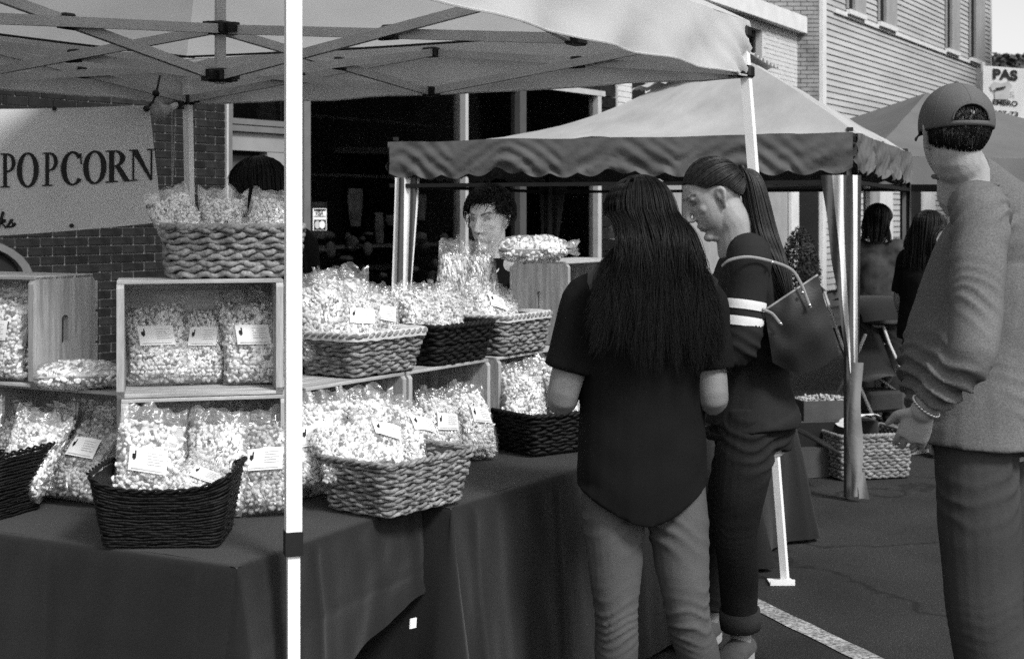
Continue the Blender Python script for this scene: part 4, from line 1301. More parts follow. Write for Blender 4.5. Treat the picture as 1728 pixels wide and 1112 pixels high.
def bag_meshes(seed):
    if seed in bagmesh: return bagmesh[seed]
    r_ = np.random.default_rng(seed)
    w, h, t = 0.175, 0.275, 0.088
    # kernels
    V = []; F = []; C = []; n0 = 0
    for side in (-1, 1):
        sp = 0.0118 if side < 0 else 0.019
        for iu in range(int(w / sp) + 1):
            for iv in range(int(h * .90 / sp) + 1):
                u = -1 + 2 * (iu + .5 * (iv % 2) + r_.uniform(-.28, .28)) * sp / w
                v = -1 + 2 * (iv + .5 + r_.uniform(-.28, .28)) * sp / h
                if abs(u) > .97 or v > .70 or v < -.985: continue
                x, z, th = bag_surf(np.array(u), np.array(v), w, h, t, seed)
                if v > .5 and r_.random() < .35: continue
                rad = r_.uniform(.0050, .0108)
                y = side * max(0.0, float(th) - rad * r_.uniform(.5, 1.0))
                q = kern[r_.integers(8)] * rad
                A = r_.normal(size=(3, 3)); Q, _ = np.linalg.qr(A)
                q = q @ Q.T + np.array([float(x) * .96, y, float(z) * .97 + .006])
                V.append(q); F.append(icf + n0); n0 += len(q)
                c = r_.choice([.86, .82, .74, .5, .20, .10], p=[.44, .28, .14, .06, .05, .03])
                cc = c * (1 - .5 * (r_.random() < .25) * (np.clip((icv @ Q[0]), 0, 1) > .55))
                C.append(np.broadcast_to(cc, (len(q),)) if np.ndim(cc) else np.full(len(q), cc))
    # inner core
    uu, vv = np.meshgrid(np.linspace(-1, 1, 15), np.linspace(-1, .72, 18))
    for side in (-1, 1):
        x, z, th = bag_surf(uu, vv, w, h, t, seed)
        g = np.stack([x * .9, side * np.clip(th - .012, 0, 1), z * .95 + .008], -1).reshape(-1, 3)
        ff = np.array([[i * 15 + j, i * 15 + j + 1, (i + 1) * 15 + j + 1, (i + 1) * 15 + j] for i in range(17) for j in range(14)])
        V.append(g); C.append(np.full(len(g), .5)); F.append(('q', ff + n0)); n0 += len(g)
    faces = []
    for f in F:
        faces += (f[1] if isinstance(f, tuple) else f).tolist()
    V = np.concatenate(V); C = np.concatenate(C)
    pm = {}
    for key in ('popcorn', 'popcorn_caramel', 'popcorn_mix'):
        if pm:
            me = pm['popcorn'].copy(); me.materials.clear(); me.materials.append(M[key]); pm[key] = me; continue
        me = mesh_np('popcorn', V, faces, M[key], True)
        at = me.attributes.new('Col', 'FLOAT', 'POINT'); at.data.foreach_set('value', C.astype(np.float32))
        pm[key] = me
    # film
    nu, nv = 27, 40
    uu, vv = np.meshgrid(np.linspace(-1, 1, nu), np.linspace(-1, 1, nv))
    fm = MB()
    for side in (-1, 1):
        x, z, th = bag_surf(uu, vv, w, h, t, seed)
        g = []
        for i in range(nv):
            row = []
            for j in range(nu):
                vq = vv[i, j]
                nz = noise.noise(Vector((uu[i, j] * 3 + seed, vq * 4, side))) ; nz2 = noise.noise(Vector((uu[i, j] * 8 + seed, vq * 9, side)))
                th_ = max(th[i, j], 0.002) + .004
                top = max(0, vq - .55) / .45
                y = side * (th_ + .002 * nz + .003 * abs(nz2)) + top * (.030 * noise.noise(Vector((uu[i, j] * 2.6, vq * 1.5, seed))) + .012 * noise.noise(Vector((uu[i, j] * 7, vq * 3, seed + 3))) + .016 * side * math.sin(uu[i, j] * 4 + seed) ** 2)
                row.append(Vector((x[i, j] * (1.03 + .05 * top * math.sin(seed * 2.1)) , y, z[i, j] + top * .028 * noise.noise(Vector((uu[i, j] * 2.3, seed, 5))) - .004 * (1 - vq) * .5 )))
            g.append(row)
        fm.grid(g)
    film_me = fm.mesh('film', M['film'], True, fix=False)
    # label
    def lab(u0, u1, v0, v1, off, nu=9, nv=6):
        g = []
        for v in np.linspace(v0, v1, nv):
            row = []
            for u in np.linspace(u0, u1, nu):
                x, z, th = bag_surf(np.array(u), np.array(v), w, h, t, seed)
                row.append(Vector((float(x) * 1.02, -float(th) - off, float(z))))
            g.append(row)
        return g
    lb = MB(); lb.grid(lab(-.54, .54, -.20, .22, .009)); lab_me = lb.mesh('label', M['paper'], True, fix=False)
    pr = MB()
    pr.grid(lab(-.44, -.33, .02, .10, .0102, 4, 3)); pr.grid(lab(-.37, -.33, .10, .16, .0103, 3, 3)); pr.grid(lab(-.41, -.36, -.005, .02, .0104, 3, 2))
    em_me = pr.mesh('emblem', M['ink'], False, fix=False)
    pr = MB()
    for k in range(5):
        v0 = .15 - k * .05; pr.grid(lab(-.0, .44 - .08 * (k % 2), v0 - .012, v0, .0104, 5, 2))
    pr.grid(lab(-.44, .44, -.165, -.15, .0104, 6, 2))
    tx_me = pr.mesh('print', M['ink_grey'], False, fix=False)
    bagmesh[seed] = (pm, film_me, lab_me, em_me, tx_me)
    return bagmesh[seed]
def bag(loc, yaw, lean=0.0, roll=0.0, label='', tone='popcorn', seed=1, scale=(1, 1, 1), lab=True, group='clear bags of popcorn', film='film', hook=None):
    """standing bag: base at loc, front to local -Y; lean>0 tips the top back"""
    e = empty('popcorn_bag', loc)
    e.rotation_mode = 'XYZ'
    Mx = Matrix.Rotation(yaw, 4, 'Z') @ Matrix.Rotation(roll, 4, 'Y') @ Matrix.Rotation(-lean, 4, 'X')
    e.rotation_euler = Mx.to_euler('XYZ')
    e.scale = scale
    tag(e, label, 'popcorn bag', group)
    pm, fi, la, em, tx = bag_meshes(seed)
    o = link('popcorn', pm[tone], e); o["kind"] = "stuff"
    link('film', fi, e)
    if lab:
        l = link('label', la, e); link('emblem', em, l); link('print', tx, l)
    return e
def BP(px, depth, z): return at_z(P(px, 0, depth), z)
zc1 = Z1 + .016; zc2 = Z2 + .016
S = lambda k, a=1.0, b=1.0: (k * a, k * b, k)
W_ = 'popcorn'; CA = 'popcorn_caramel'; MX = 'popcorn_mix'
# upper crate on the left: three upright bags
bag(BP(266, 3.90, zc2), R(10), R(10), R(-1), 'upright labelled popcorn bag, left of three in the upper crate', W_, 1, (.98, 1, .92))
bag(BP(342, 3.93, zc2), R(14), R(12), R(1), 'upright labelled popcorn bag, middle of three in the upper crate', W_, 2, (.78, .95, .88))
bag(BP(424, 3.92, zc2), R(12), R(9), R(0), 'upright labelled popcorn bag, right of three in the upper crate', W_, 3, (.93, 1, .93))
# crate at the far left
bag(BP(8, 4.02, zc2), yA, R(9), R(-2), 'upright popcorn bag in the crate at the left edge', W_, 4, (.98, 1, .95))
# lying on the crate
lb = bag(BP(60, 3.90, Z2 + .038), R(-8), R(96), 0, 'popcorn bag lying flat on the lower left crate', W_, 5, (.80, .82, .95), lab=False)
lb.rotation_euler = (Matrix.Rotation(R(14), 4, 'Z') @ Matrix.Rotation(R(90), 4, 'Y') @ Matrix.Rotation(R(90), 4, 'Z')).to_euler()
# lower left crate
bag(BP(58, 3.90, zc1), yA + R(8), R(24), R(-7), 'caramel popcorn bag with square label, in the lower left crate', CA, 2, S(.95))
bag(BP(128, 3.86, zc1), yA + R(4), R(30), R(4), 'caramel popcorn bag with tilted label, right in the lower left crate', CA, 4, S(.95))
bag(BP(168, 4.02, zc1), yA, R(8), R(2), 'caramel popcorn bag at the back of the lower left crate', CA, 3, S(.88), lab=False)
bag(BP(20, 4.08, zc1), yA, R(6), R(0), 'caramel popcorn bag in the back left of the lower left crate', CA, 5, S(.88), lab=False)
# dark basket at the left edge
bag(BP(22, 3.80, ZT_ + .05), R(-10), R(28), R(14), 'white popcorn bag in the basket at the left edge', W_, 3, S(.85), lab=False)
bag(BP(-60, 3.82, ZT_ + .05), R(-10), R(18), R(-4), 'white popcorn bag farther left in the edge basket', W_, 2, S(.9), lab=False)
# front dark basket
bag(BP(232, 3.53, ZT_ + .045), R(2), R(14), R(9), 'tall white popcorn bag standing in the dark front basket', W_, 5, (.98, 1, 1.0), lab=True)
bag(BP(352, 3.60, ZT_ + .045), R(6), R(20), R(7), 'white popcorn bag with pinched top, right in the dark front basket', W_, 1, (.88, 1, .95), lab=False)
bag(BP(322, 3.46, ZT_ + .075), R(10), R(48), R(24), 'white labelled popcorn bag lying in front in the dark basket', W_, 2, (.72, .9, .60))
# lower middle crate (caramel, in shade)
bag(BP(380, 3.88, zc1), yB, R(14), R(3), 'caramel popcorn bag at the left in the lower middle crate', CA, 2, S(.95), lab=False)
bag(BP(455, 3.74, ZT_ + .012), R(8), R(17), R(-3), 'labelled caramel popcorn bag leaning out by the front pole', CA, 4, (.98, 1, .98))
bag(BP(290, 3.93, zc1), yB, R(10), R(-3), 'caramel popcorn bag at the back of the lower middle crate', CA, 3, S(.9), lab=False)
# basket on top
zt2 = Z2 + CHh + .068
bag(BP(318, 3.95, zt2), R(8), R(16), R(-20), 'crumpled popcorn bag at the left of the top basket', MX, 1, S(.72), lab=False)
bag(BP(372, 3.97, zt2 - .02), R(14), R(12), R(5), 'crumpled popcorn bag in the middle of the top basket', MX, 3, S(.74), lab=False)
bag(BP(448, 3.95, zt2 - .02), R(14), R(18), R(8), 'crumpled popcorn bag at the right of the top basket', MX, 2, S(.74), lab=False)
bag(BP(418, 3.87, zt2 - .04), R(14), R(40), R(-4), 'small popcorn bag lying in front in the top basket', MX, 4, S(.6), lab=False)
# middle light basket
zm = ZT_ + .06
bag(BP(545, 3.86, zm), R(15), R(22), R(-6), 'popcorn bag at the left of the middle light basket', W_, 2, S(.95))
bag(BP(628, 3.98, zm + .01), R(30), R(20), R(6), 'popcorn bag with pointed top in the middle light basket', W_, 3, S(.90), lab=False)
bag(BP(660, 3.84, zm + .035), R(36), R(52), R(16), 'popcorn bag with white label lying to the front of the middle basket', W_, 4, (.9, 1, .86))
bag(BP(590, 3.77, zm + .035), R(18), R(50), R(-8), 'popcorn bag lying at the front left of the middle basket', W_, 1, (.85, 1, .75), lab=False)
bag(BP(712, 4.02, zm + .02), R(40), R(40), R(14), 'popcorn bag at the right end of the middle light basket', W_, 5, (.85, .95, .85))
bag(BP(585, 4.18, zc1), yE, R(10), R(0), 'popcorn bag inside the first right crate, behind the basket', MX, 3, S(.85), lab=False)
bag(BP(660, 4.30, zc1), yE, R(12), R(2), 'popcorn bag at the far end of the first right crate', MX, 5, S(.85), lab=False)
# second crate: two labelled bags
bag(at_z(frF + dE * .12 - T2b * .055, zc1 - .01), yE - R(18), R(26), R(8), 'left of two labelled bags in the second right crate', W_, 2, (.82, 1, .92))
bag(at_z(frF + dE * .30 - T2b * .055, zc1 - .01), yE - R(16), R(26), R(10), 'right of two labelled bags in the second right crate', W_, 1, (.82, 1, .92))
# lined basket 1
z3 = Z2 + .05
def rbag(a_, b_, z, yaw, lean, roll, label, tone, seed, sc, lab=False):
    return bag(run(a_, b_, z), yE + R(yaw), R(lean), R(roll), label, tone, seed, sc, lab=lab)
rbag(.27, .15, z3, -35, 12, -8, 'crinkled popcorn bag at the left of the first lined basket', MX, 1, S(.95))
rbag(.40, .17, z3, -22, 12, 2, 'tall popcorn bag at the back of the first lined basket', MX, 3, S(.98))
rbag(.345, .085, z3, -28, 26, 6, 'popcorn bag with print label in the first lined basket', MX, 2, S(.84), True)
rbag(.475, .10, z3, -18, 26, 10, 'popcorn bag with square label at the right of the first lined basket', MX, 4, S(.84), True)
# dark glossy basket
rbag(.69, .10, z3 - .01, -20, 22, 0, 'popcorn bag filling the left of the dark glossy basket', MX, 5, S(.84))
rbag(.84, .10, z3 - .01, -16, 24, 8, 'popcorn bag filling the right of the dark glossy basket', MX, 2, S(.82))
# far lined basket
rbag(1.10, .09, z3, -18, 34, 14, 'labelled popcorn bag sloping in the far lined basket', W_, 3, (.84, 1, .86), True)
rbag(1.05, .15, z3, -18, 14, 2, 'popcorn bag standing at the back of the far lined basket', MX, 1, S(.84))
rbag(1.22, .12, z3, -14, 18, 12, 'small popcorn bag at the right of the far lined basket', W_, 5, S(.66))
# standing behind
bag(BP(758, 4.86, Z2 + .02), R(14), R(4), R(3), 'popcorn bag with slanting top standing left of the vendor', MX, 4, (.58, .8, 1.36), lab=False)
bag(BP(822, 5.02, Z2 + .02), R(18), R(4), R(-3), 'popcorn bag standing in front of the vendor', MX, 3, (.62, .8, 1.34), lab=False)
# on the tall crate
lb = bag(at_z(frI - dE * .03 + T2b * .13, Z2 + CHh + .050), 0, 0, 0, 'long popcorn bag lying on the second tier crate', W_, 4, (.78, 1, 1.0), lab=False)
lb.rotation_euler = (Matrix.Rotation(R(4), 4, 'Z') @ Matrix.Rotation(R(90), 4, 'Y') @ Matrix.Rotation(R(90), 4, 'Z')).to_euler()
lb.location = at_z(P(842, 0, 5.0), Z2 + CHh + .052)
# dark basket by the arm
bag(BP(895, 4.78, ZT_ + .06), R(25), R(20), R(-4), 'popcorn bag left in the dark basket beside the bare arm', MX, 2, S(.9), lab=False)
bag(BP(962, 4.84, ZT_ + .06), R(30), R(24), R(6), 'popcorn bag with tag right in the dark basket beside the bare arm', MX, 1, S(.9))
bag(BP(930, 4.90, ZT_ + .06), R(30), R(12), R(2), 'popcorn bag at the back of the dark basket beside the bare arm', MX, 5, S(.9), lab=False)

# ------------------------------------------------------------------ people
M['skin'] = mat('skin', 0.29, 0.55, 0.10, 22, 0.18, 260, 0.35, attr='Col')
M['skin_pale'] = mat('skin_pale', 0.33, 0.55, 0.10, 22, 0.18, 260, 0.35, attr='Col')
M['skin_light'] = mat('skin_light', 0.70, 0.55, 0.08, 22, 0.18, 260, 0.35, attr='Col')
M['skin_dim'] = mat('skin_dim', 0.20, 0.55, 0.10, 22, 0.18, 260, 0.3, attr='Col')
M['hair'] = mat('dark_hair', 0.006, 0.5, 0.5, 14, 0.0, 60, 0.22, stretch=(6, 6, 1))
M['hair_mid'] = mat('brown_hair', 0.014, 0.42, 0.5, 14, 0.0, 60, 0.35, stretch=(6, 6, 1))
M['black_shirt'] = mat('black_jersey', 0.0075, 0.92, 0.25, 4, 0.15, 300, 0.12)
M['navy_shirt'] = mat('dark_jersey', 0.020, 0.9, 0.2, 4, 0.15, 300, 0.12)
M['grey_shirt'] = mat('heather_jersey', 0.125, 0.92, 0.12, 5, 0.2, 300, 0.12, fine=0.25, fs=240)
M['jeans'] = mat('faded_denim', 0.085, 0.92, 0.2, 5, 0.25, 420, 0.12, fine=0.18, fs=500)
M['jeans_dark'] = mat('dark_denim', 0.020, 0.92, 0.3, 5, 0.25, 420, 0.12, fine=0.18, fs=500)
M['trousers'] = mat('grey_trousers', 0.044, 0.92, 0.18, 4, 0.2, 300, 0.12, fine=0.15, fs=300)
M['print_shirt'] = mat('printed_jersey', 0.045, 0.9, 0.75, 9, 0.1, 100, 0.1)
M['cap_cloth'] = mat('cap_twill', 0.105, 0.9, 0.12, 8, 0.25, 400, 0.12, fine=0.18, fs=420)
M['white_stripe'] = mat('white_knit', 0.72, 0.9, 0.05, 20, 0.1, 300)
M['leather'] = mat('dark_leather', 0.015, 0.5, 0.15, 8, 0.12, 220, 0.3)
M['leather_light'] = mat('pale_leather', 0.22, 0.45, 0.12, 20, 0.1, 200, 0.45)
M['metal'] = mat('bright_metal', 0.6, 0.25, 0.05, 20, metal=0.9)
M['shoe'] = mat('canvas_shoe', 0.09, 0.8, 0.2, 20, 0.2, 100)
M['sole'] = mat('rubber_sole', 0.4, 0.7, 0.1, 20)

def cr(pts, k):
    """Catmull-Rom through rows of numbers"""
    p = np.array(pts, float); n = len(p)
    out = []
    for i in range(n - 1):
        p0, p1, p2, p3 = p[max(i - 1, 0)], p[i], p[i + 1], p[min(i + 2, n - 1)]
        for j in range(k):
            t = j / k
            out.append(.5 * ((2 * p1) + (-p0 + p2) * t + (2 * p0 - 5 * p1 + 4 * p2 - p3) * t * t + (-p0 + 3 * p1 - 3 * p2 + p3) * t ** 3))
    out.append(p[-1])
    return np.array(out)
def limb(mb, pts, rad, side, k=5, n=18, off=0.0, ends=True):
    """pts world, rad (rx,ry) per point"""
    rows = []
    for p, r in zip(pts, rad):
        r = r if isinstance(r, (tuple, list)) else (r, r)
        rows.append(list(p) + [r[0] + off, r[1] + off])
    q = cr(rows, k)
    P_ = [Vector(x[:3]) for x in q]
    mb.tube(P_, [(float(x[3]), float(x[4])) for x in q], n, ref=side)
    if ends:
        for i in (0, -1): mb.ball(P_[i], float(min(q[i][3], q[i][4])) * .98, 8)
def remesh(mb, voxel, it=4, fac=0.5):
    me = mesh_np('tmp', mb.v, mb.f)
    bm = bmesh.new(); bm.from_mesh(me); bmesh.ops.recalc_face_normals(bm, faces=bm.faces[:]); bm.to_mesh(me); bm.free()
    ob = bpy.data.objects.new('tmp', me); COL.objects.link(ob)
    m_ = ob.modifiers.new('r', 'REMESH'); m_.mode = 'VOXEL'; m_.voxel_size = voxel
    if it:
        s = ob.modifiers.new('s', 'SMOOTH'); s.factor = fac; s.iterations = it
    dg_ = bpy.context.evaluated_depsgraph_get()
    res = bpy.data.meshes.new_from_object(ob.evaluated_get(dg_))
    bpy.data.objects.remove(ob); bpy.data.meshes.remove(me)
    co = np.empty(len(res.vertices) * 3, np.float32); res.vertices.foreach_get('co', co)
    no = np.empty(len(res.vertices) * 3, np.float32); res.vertex_normals.foreach_get('vector', no)
    return res, co.reshape(-1, 3).astype(float), no.reshape(-1, 3).astype(float)
def finish(res, co, mat_, name, parent, o, col=None):
    co = co - np.array(o)[None]
    res.vertices.foreach_set('co', co.astype(np.float32).ravel())
    res.materials.clear(); res.materials.append(mat_)
    res.polygons.foreach_set('use_smooth', [True] * len(res.polygons))
    at = res.attributes.new('Col', 'FLOAT', 'POINT')
    at.data.foreach_set('value', (col if col is not None else np.ones(len(co))).astype(np.float32))
    res.update(); res.name = name
    return link(name, res, parent)
def vnoise(co, s, seed=0):
    """cheap smooth pseudo-noise on arrays (-1..1)"""
    x, y, z = (co * s).T
    return (np.sin(x * 1.7 + 1.3 * np.sin(y * 1.1 + seed) + seed) + np.sin(y * 1.9 + 1.2 * np.sin(z * 1.3 + seed * 2) + 2.1 * seed) + np.sin(z * 1.6 + 1.4 * np.sin(x * 0.9 - seed) + .7 * seed)) / 3
def folds(co, axis, c, width, amp, wl, tilt=None, seed=0, sharp=2.0, solid=0.0, rmax=None):
    """ridged folds across a limb: axis unit vector, centred at c"""
    a = np.array(Vector(axis).normalized()); s = (co - np.array(c)) @ a
    ph = s.copy()
    if tilt is not None: ph = ph + (co - np.array(c)) @ np.array(tilt)
    ph = ph + 0.030 * vnoise(co, 13, seed) + 0.012 * vnoise(co, 31, seed + 3)
    w = np.exp(-(s / width) ** 2) * np.clip(0.35 + 1.3 * vnoise(co, 9, seed + 5), 0, 1.2)
    w = w * (1 - solid) + solid * np.exp(-(s / width) ** 2) * (.75 + .3 * vnoise(co, 14, seed + 8))
    if rmax:
        rd = np.linalg.norm((co - np.array(c)) - s[:, None] * a[None], axis=1); w = w * np.clip((rmax - rd) / .03, 0, 1)
    rdg = (0.5 + 0.5 * np.cos(2 * PI * ph / wl)) ** sharp
    return amp * w * (rdg * 1.6 - .5)
def hand(mb, wr, d, pn, thumb, curl=0.35, s=1.0):
    """d: along the hand, pn: palm normal (fingers curl that way), thumb: side of the thumb"""
    d = Vector(d).normalized(); pn = Vector(pn); pn = (pn - d * pn.dot(d)).normalized(); ac = d.cross(pn)
    if ac.dot(Vector(thumb)) < 0: ac = -ac
    limb(mb, [Vector(wr) - d * .02 * s, Vector(wr) + d * .02 * s, Vector(wr) + d * .06 * s, Vector(wr) + d * .088 * s], [(.026 * s, .020 * s), (.034 * s, .018 * s), (.041 * s, .015 * s), (.038 * s, .012 * s)], ac, 3, 14)
    for k, (o_, l_) in enumerate(((.032, .066), (.011, .076), (-.011, .070), (-.032, .054))):
        p = Vector(wr) + d * (.086 - .004 * abs(k - 1)) * s + ac * o_ * s
        pts = [p - d * .015 * s, p]; dirv = d.copy(); an = curl * (1 + .12 * k)
        for f_ in (.45, .32, .23):
            dirv = (dirv * math.cos(an) + pn * math.sin(an)).normalized() if f_ > .4 else (Matrix.Rotation(an, 3, d.cross(pn)) @ dirv)
            pts.append(pts[-1] + dirv * l_ * f_ * s)
        limb(mb, pts, [.0080 * s, .0080 * s, .0076 * s, .0072 * s, .0062 * s], ac, 3, 9)
    p = Vector(wr) + d * .022 * s + ac * .030 * s
    td = (d * .62 + ac * .72 + pn * .28).normalized(); t2 = (d * .88 + ac * .30 + pn * .35).normalized()
    limb(mb, [p - td * .015, p + td * .028 * s, p + td * .028 * s + t2 * .028 * s, p + td * .028 * s + t2 * .05 * s], [.013 * s, .0115 * s, .0098 * s, .0078 * s], ac, 3, 10)
def foot(mb, an, d, s=1.0, off=0.0):
    d = Vector((d[0], d[1], 0)).normalized(); sd = Vector((-d.y, d.x, 0)); an = Vector(an)
    b = Vector((an.x, an.y, 0))
    limb(mb, [b - d * .055 * s + Vector((0, 0, .035)), b + Vector((0, 0, .042)), b + d * .07 * s + Vector((0, 0, .036)), b + d * .15 * s + Vector((0, 0, .026)), b + d * .19 * s + Vector((0, 0, .02))],
         [(.030, .032), (.036, .040), (.042, .034), (.044, .024), (.028, .016)], sd, 4, 16, off)
class Head:
    def __init__(s, c, fwd, up=(0, 0, 1), k=1.0):
        s.c = Vector(c); f = Vector(fwd).normalized(); u = Vector(up); r = f.cross(u).normalized(); u = r.cross(f)
        s.r, s.f, s.u, s.k = r, f, u, k
    def w(s, x, y, z):
        return s.c + (s.r * x + s.f * y + s.u * z) * s.k
    def d(s, x, y, z):
        return (s.r * x + s.f * y + s.u * z)
    def local(s, co):
        q = co - np.array(s.c)[None]
        return np.stack([q @ np.array(s.r), q @ np.array(s.f), q @ np.array(s.u)], 1) / s.k
    def build(s, mb, ears=True, jaw=1.0):
        W = s.w; k = s.k
        def ell(c, r):
            # oriented ellipsoid
            t = MB(); t.ball((0, 0, 0), r, 12)
            mb.add([W(c[0] + p.x, c[1] + p.y, c[2] + p.z) for p in t.v], t.f)
        ell((0, -.014, .030), (.074, .094, .086))
        pts = [(0, .010, .055), (0, .018, .03), (0, .022, -.02), (0, .028, -.06), (0, .036, -.092), (0, .050, -.112)]
        rad = [(.060, .068), (.066, .070), (.064 * jaw, .066), (.056 * jaw, .058), (.040 * jaw, .044), (.020, .026)]
        limb(mb, [W(*p) for p in pts], [(a * k, b * k) for a, b in rad], s.r, 4, 22)
        limb(mb, [W(0, .084, .024), W(0, .092, .005), W(0, .103, -.016), W(0, .110, -.030)], [(.007 * k, .008 * k), (.008 * k, .009 * k), (.011 * k, .010 * k), (.013 * k, .009 * k)], s.r, 4, 12)
        for sg in (-1, 1):
            ell((sg * .012, .097, -.034), (.008, .010, .007))
            ell((sg * .036, .056, -.012), (.024, .018, .019))
            ell((sg * .030, .078, .033), (.024, .010, .008))
            if ears:
                limb(mb, [W(sg * .071, -.004, -.034), W(sg * .079, -.012, -.010), W(sg * .083, -.020, .014), W(sg * .079, -.010, .026), W(sg * .072, .002, .012)], [.006 * k, .007 * k, .008 * k, .007 * k, .006 * k], s.f, 4, 8)
                ell((sg * .074, -.008, .0), (.006, .014, .022))
        limb(mb, [W(-.024, .074, -.065), W(-.010, .083, -.061), W(0, .084, -.062), W(.010, .083, -.061), W(.024, .074, -.065)], [.005 * k, .008 * k, .008 * k, .008 * k, .005 * k], s.u, 4, 8)
        limb(mb, [W(-.020, .073, -.071), W(0, .081, -.073), W(.020, .073, -.071)], [.007 * k, .009 * k, .007 * k], s.u, 4, 8)
        ell((0, .070, -.104), (.020, .020, .016))
    def sculpt(s, co):
        q = s.local(co); inh = (np.abs(q) < .16).all(1)
        d = np.zeros((len(co), 3)); f = np.array(s.f)
        for sg in (-1, 1):
            g = np.exp(-(((q[:, 0] - sg * .031) / .016) ** 2 + ((q[:, 2] - .014) / .011) ** 2)) * (q[:, 1] > .03) * inh
            d -= f[None] * (g * .010 * s.k)[:, None]
            g = np.exp(-(((q[:, 0] - sg * .031) / .010) ** 2 + ((q[:, 2] - .012) / .0055) ** 2)) * (q[:, 1] > .03) * inh
            d += f[None] * (g * .0055 * s.k)[:, None]
        g = np.exp(-((q[:, 0] / .020) ** 2 + ((q[:, 2] + .0665) / .0022) ** 2)) * (q[:, 1] > .04) * inh
        d -= f[None] * (g * .0018 * s.k)[:, None]
        g = np.exp(-((q[:, 0] / .028) ** 2 + ((q[:, 2] + .086) / .008) ** 2)) * (q[:, 1] > .03) * inh
        d -= f[None] * (g * .003 * s.k)[:, None]
        return co + d
    def paint(s, co):
        q = s.local(co); c = np.ones(len(co)); fr = (q[:, 1] > .035) & (np.abs(q) < .16).all(1)
        ax = np.abs(q[:, 0])
        bz = .034 + .006 * np.clip((ax - .02) / .02, 0, 1) - .5 * np.clip(ax - .042, 0, 1)
        c = np.where(fr & (np.abs(q[:, 2] - bz) < .0042) & (ax > .012) & (ax < .052), .22, c)
        e = ((ax - .031) / .0135) ** 2 + ((q[:, 2] - .0125) / .0042) ** 2
        c = np.where(fr & (e < 1.0), .20, c)
        e2 = ((ax - .031) / .016) ** 2 + ((q[:, 2] - .016) / .0035) ** 2
        c = np.where(fr & (e2 < 1.0), .55, c)
        m = (np.abs(q[:, 2] + .0655) < .0095 - .0002 / (.03 - np.minimum(ax, .0235))) & (ax < .022) & (q[:, 1] > .06)
        c = np.where(fr & m, .72, c)
        c = np.where(fr & (np.abs(q[:, 2] + .0668) < .0016) & (ax < .021), .25, c)
        c = np.where(fr & (((ax - .009) / .004) ** 2 + ((q[:, 2] + .040) / .003) ** 2 < 1) & (q[:, 1] > .085), .25, c)
        return c
def strands(paths, r0, name, mat_, parent, o, n=3, kind=None):
    V = []; F = []; k0 = 0
    for p in paths:
        p = np.array(p); m = len(p)
        t = np.gradient(p, axis=0); t /= np.linalg.norm(t, axis=1)[:, None] + 1e-9
        a = np.cross(t, np.array([.31, .77, .55])); a /= np.linalg.norm(a, axis=1)[:, None] + 1e-9
        b = np.cross(t, a)
        rr = r0 * (1 - .75 * np.linspace(0, 1, m) ** 3)
        for k in range(n):
            w = 2 * PI * k / n
            V.append(p + a * (np.cos(w) * rr)[:, None] + b * (np.sin(w) * rr)[:, None])
        for k in range(n):
            k2 = (k + 1) % n
            for i in range(m - 1):
                F.append((k0 + k * m + i, k0 + k * m + i + 1, k0 + k2 * m + i + 1, k0 + k2 * m + i))
        k0 += n * m
    V = np.concatenate(V) - np.array(o)[None]
    me = mesh_np(name, V, F, mat_, True)
    ob = link(name, me, parent)
    return ob
def long_hair(H, ztip, spread, back, name, mat_, parent, o, nst=700, seed=0, phimax=150, part=0.0, r0=.0016, tipvar=.10, vol=1.0, wave=.006, shoulder=None):
    """hair falling from the crown; ztip: metres below head centre"""
    r_ = np.random.default_rng(seed)
    def path(phi, lay, zt, wob, m=18, ph=0.0):
        pts = []
        for s in np.linspace(0, 1, m):
            ex, ey, ez = (.080 + .014 * lay) * vol, (.100 + .014 * lay) * vol, .092 + .012 * lay
            if s < .34:
                el = PI / 2 * (1 - s / .34)
                x = ex * math.cos(el) * math.sin(phi) + part * (1 - s / .34) * 0; y = -ey * math.cos(el) * math.cos(phi) - .012; z = .032 + ez * math.sin(el)
            else:
                k = (s - .34) / .66
                x0, y0 = ex * math.sin(phi), -ey * math.cos(phi) - .012
                x1, y1 = spread * math.sin(phi * .58) / .95, back - .02 * math.cos(phi) - .022 * lay
                kk = k ** 1.1; kb = min(1, k * 1.8) ** 1.0
                x = x0 + (x1 - x0) * kk + wave * (math.sin(k * 6 + ph) + .6 * math.sin(k * 11 + phi * 9)) * k
                y = y0 + (y1 - y0) * kb * (3 * kb - 2 * kb * kb) / max(kb, 1e-6) * (1 if True else 0)
                z = .032 - (zt + .032) * k
            pts.append(H.w(x + wob[0] * s, y + wob[1] * s, z))
        return pts
    # under mass
    g = [path(ph, -.2, ztip * ((.80 - .5 * tipvar) - .18 * (abs(ph) / R(phimax)) ** 2 + .05 * math.sin(ph * 7)), (0, 0)) for ph in np.linspace(-R(phimax), R(phimax), 41)]
    mb = MB(); mb.grid(g); mb.v = [p - Vector(o) for p in mb.v]
    link('hair_mass', mb.mesh('hair_mass', mat_, True, fix=False), parent)
    P_ = []
    for i in range(nst):
        ph = r_.uniform(-R(phimax), R(phimax)); 
        ph = ph * (0.75 + 0.25 * abs(ph) / R(phimax))
        cl = .5 + .5 * math.sin(ph * 13 + 2 * math.sin(ph * 5)); phc = ph + .05 * math.sin(ph * 40)
        P_.append(path(phc, r_.uniform(-.1, 1.0), ztip * (1 - tipvar * (.35 * cl + .65 * r_.random() ** .8) - .12 * (ph < -.5) * min(1, abs(ph))), r_.normal(size=2) * .008, ph=2.5 * math.sin(ph * 4) + r_.uniform(0, 1.6)))
    return strands(P_, r0, 'hair', mat_, parent, o)
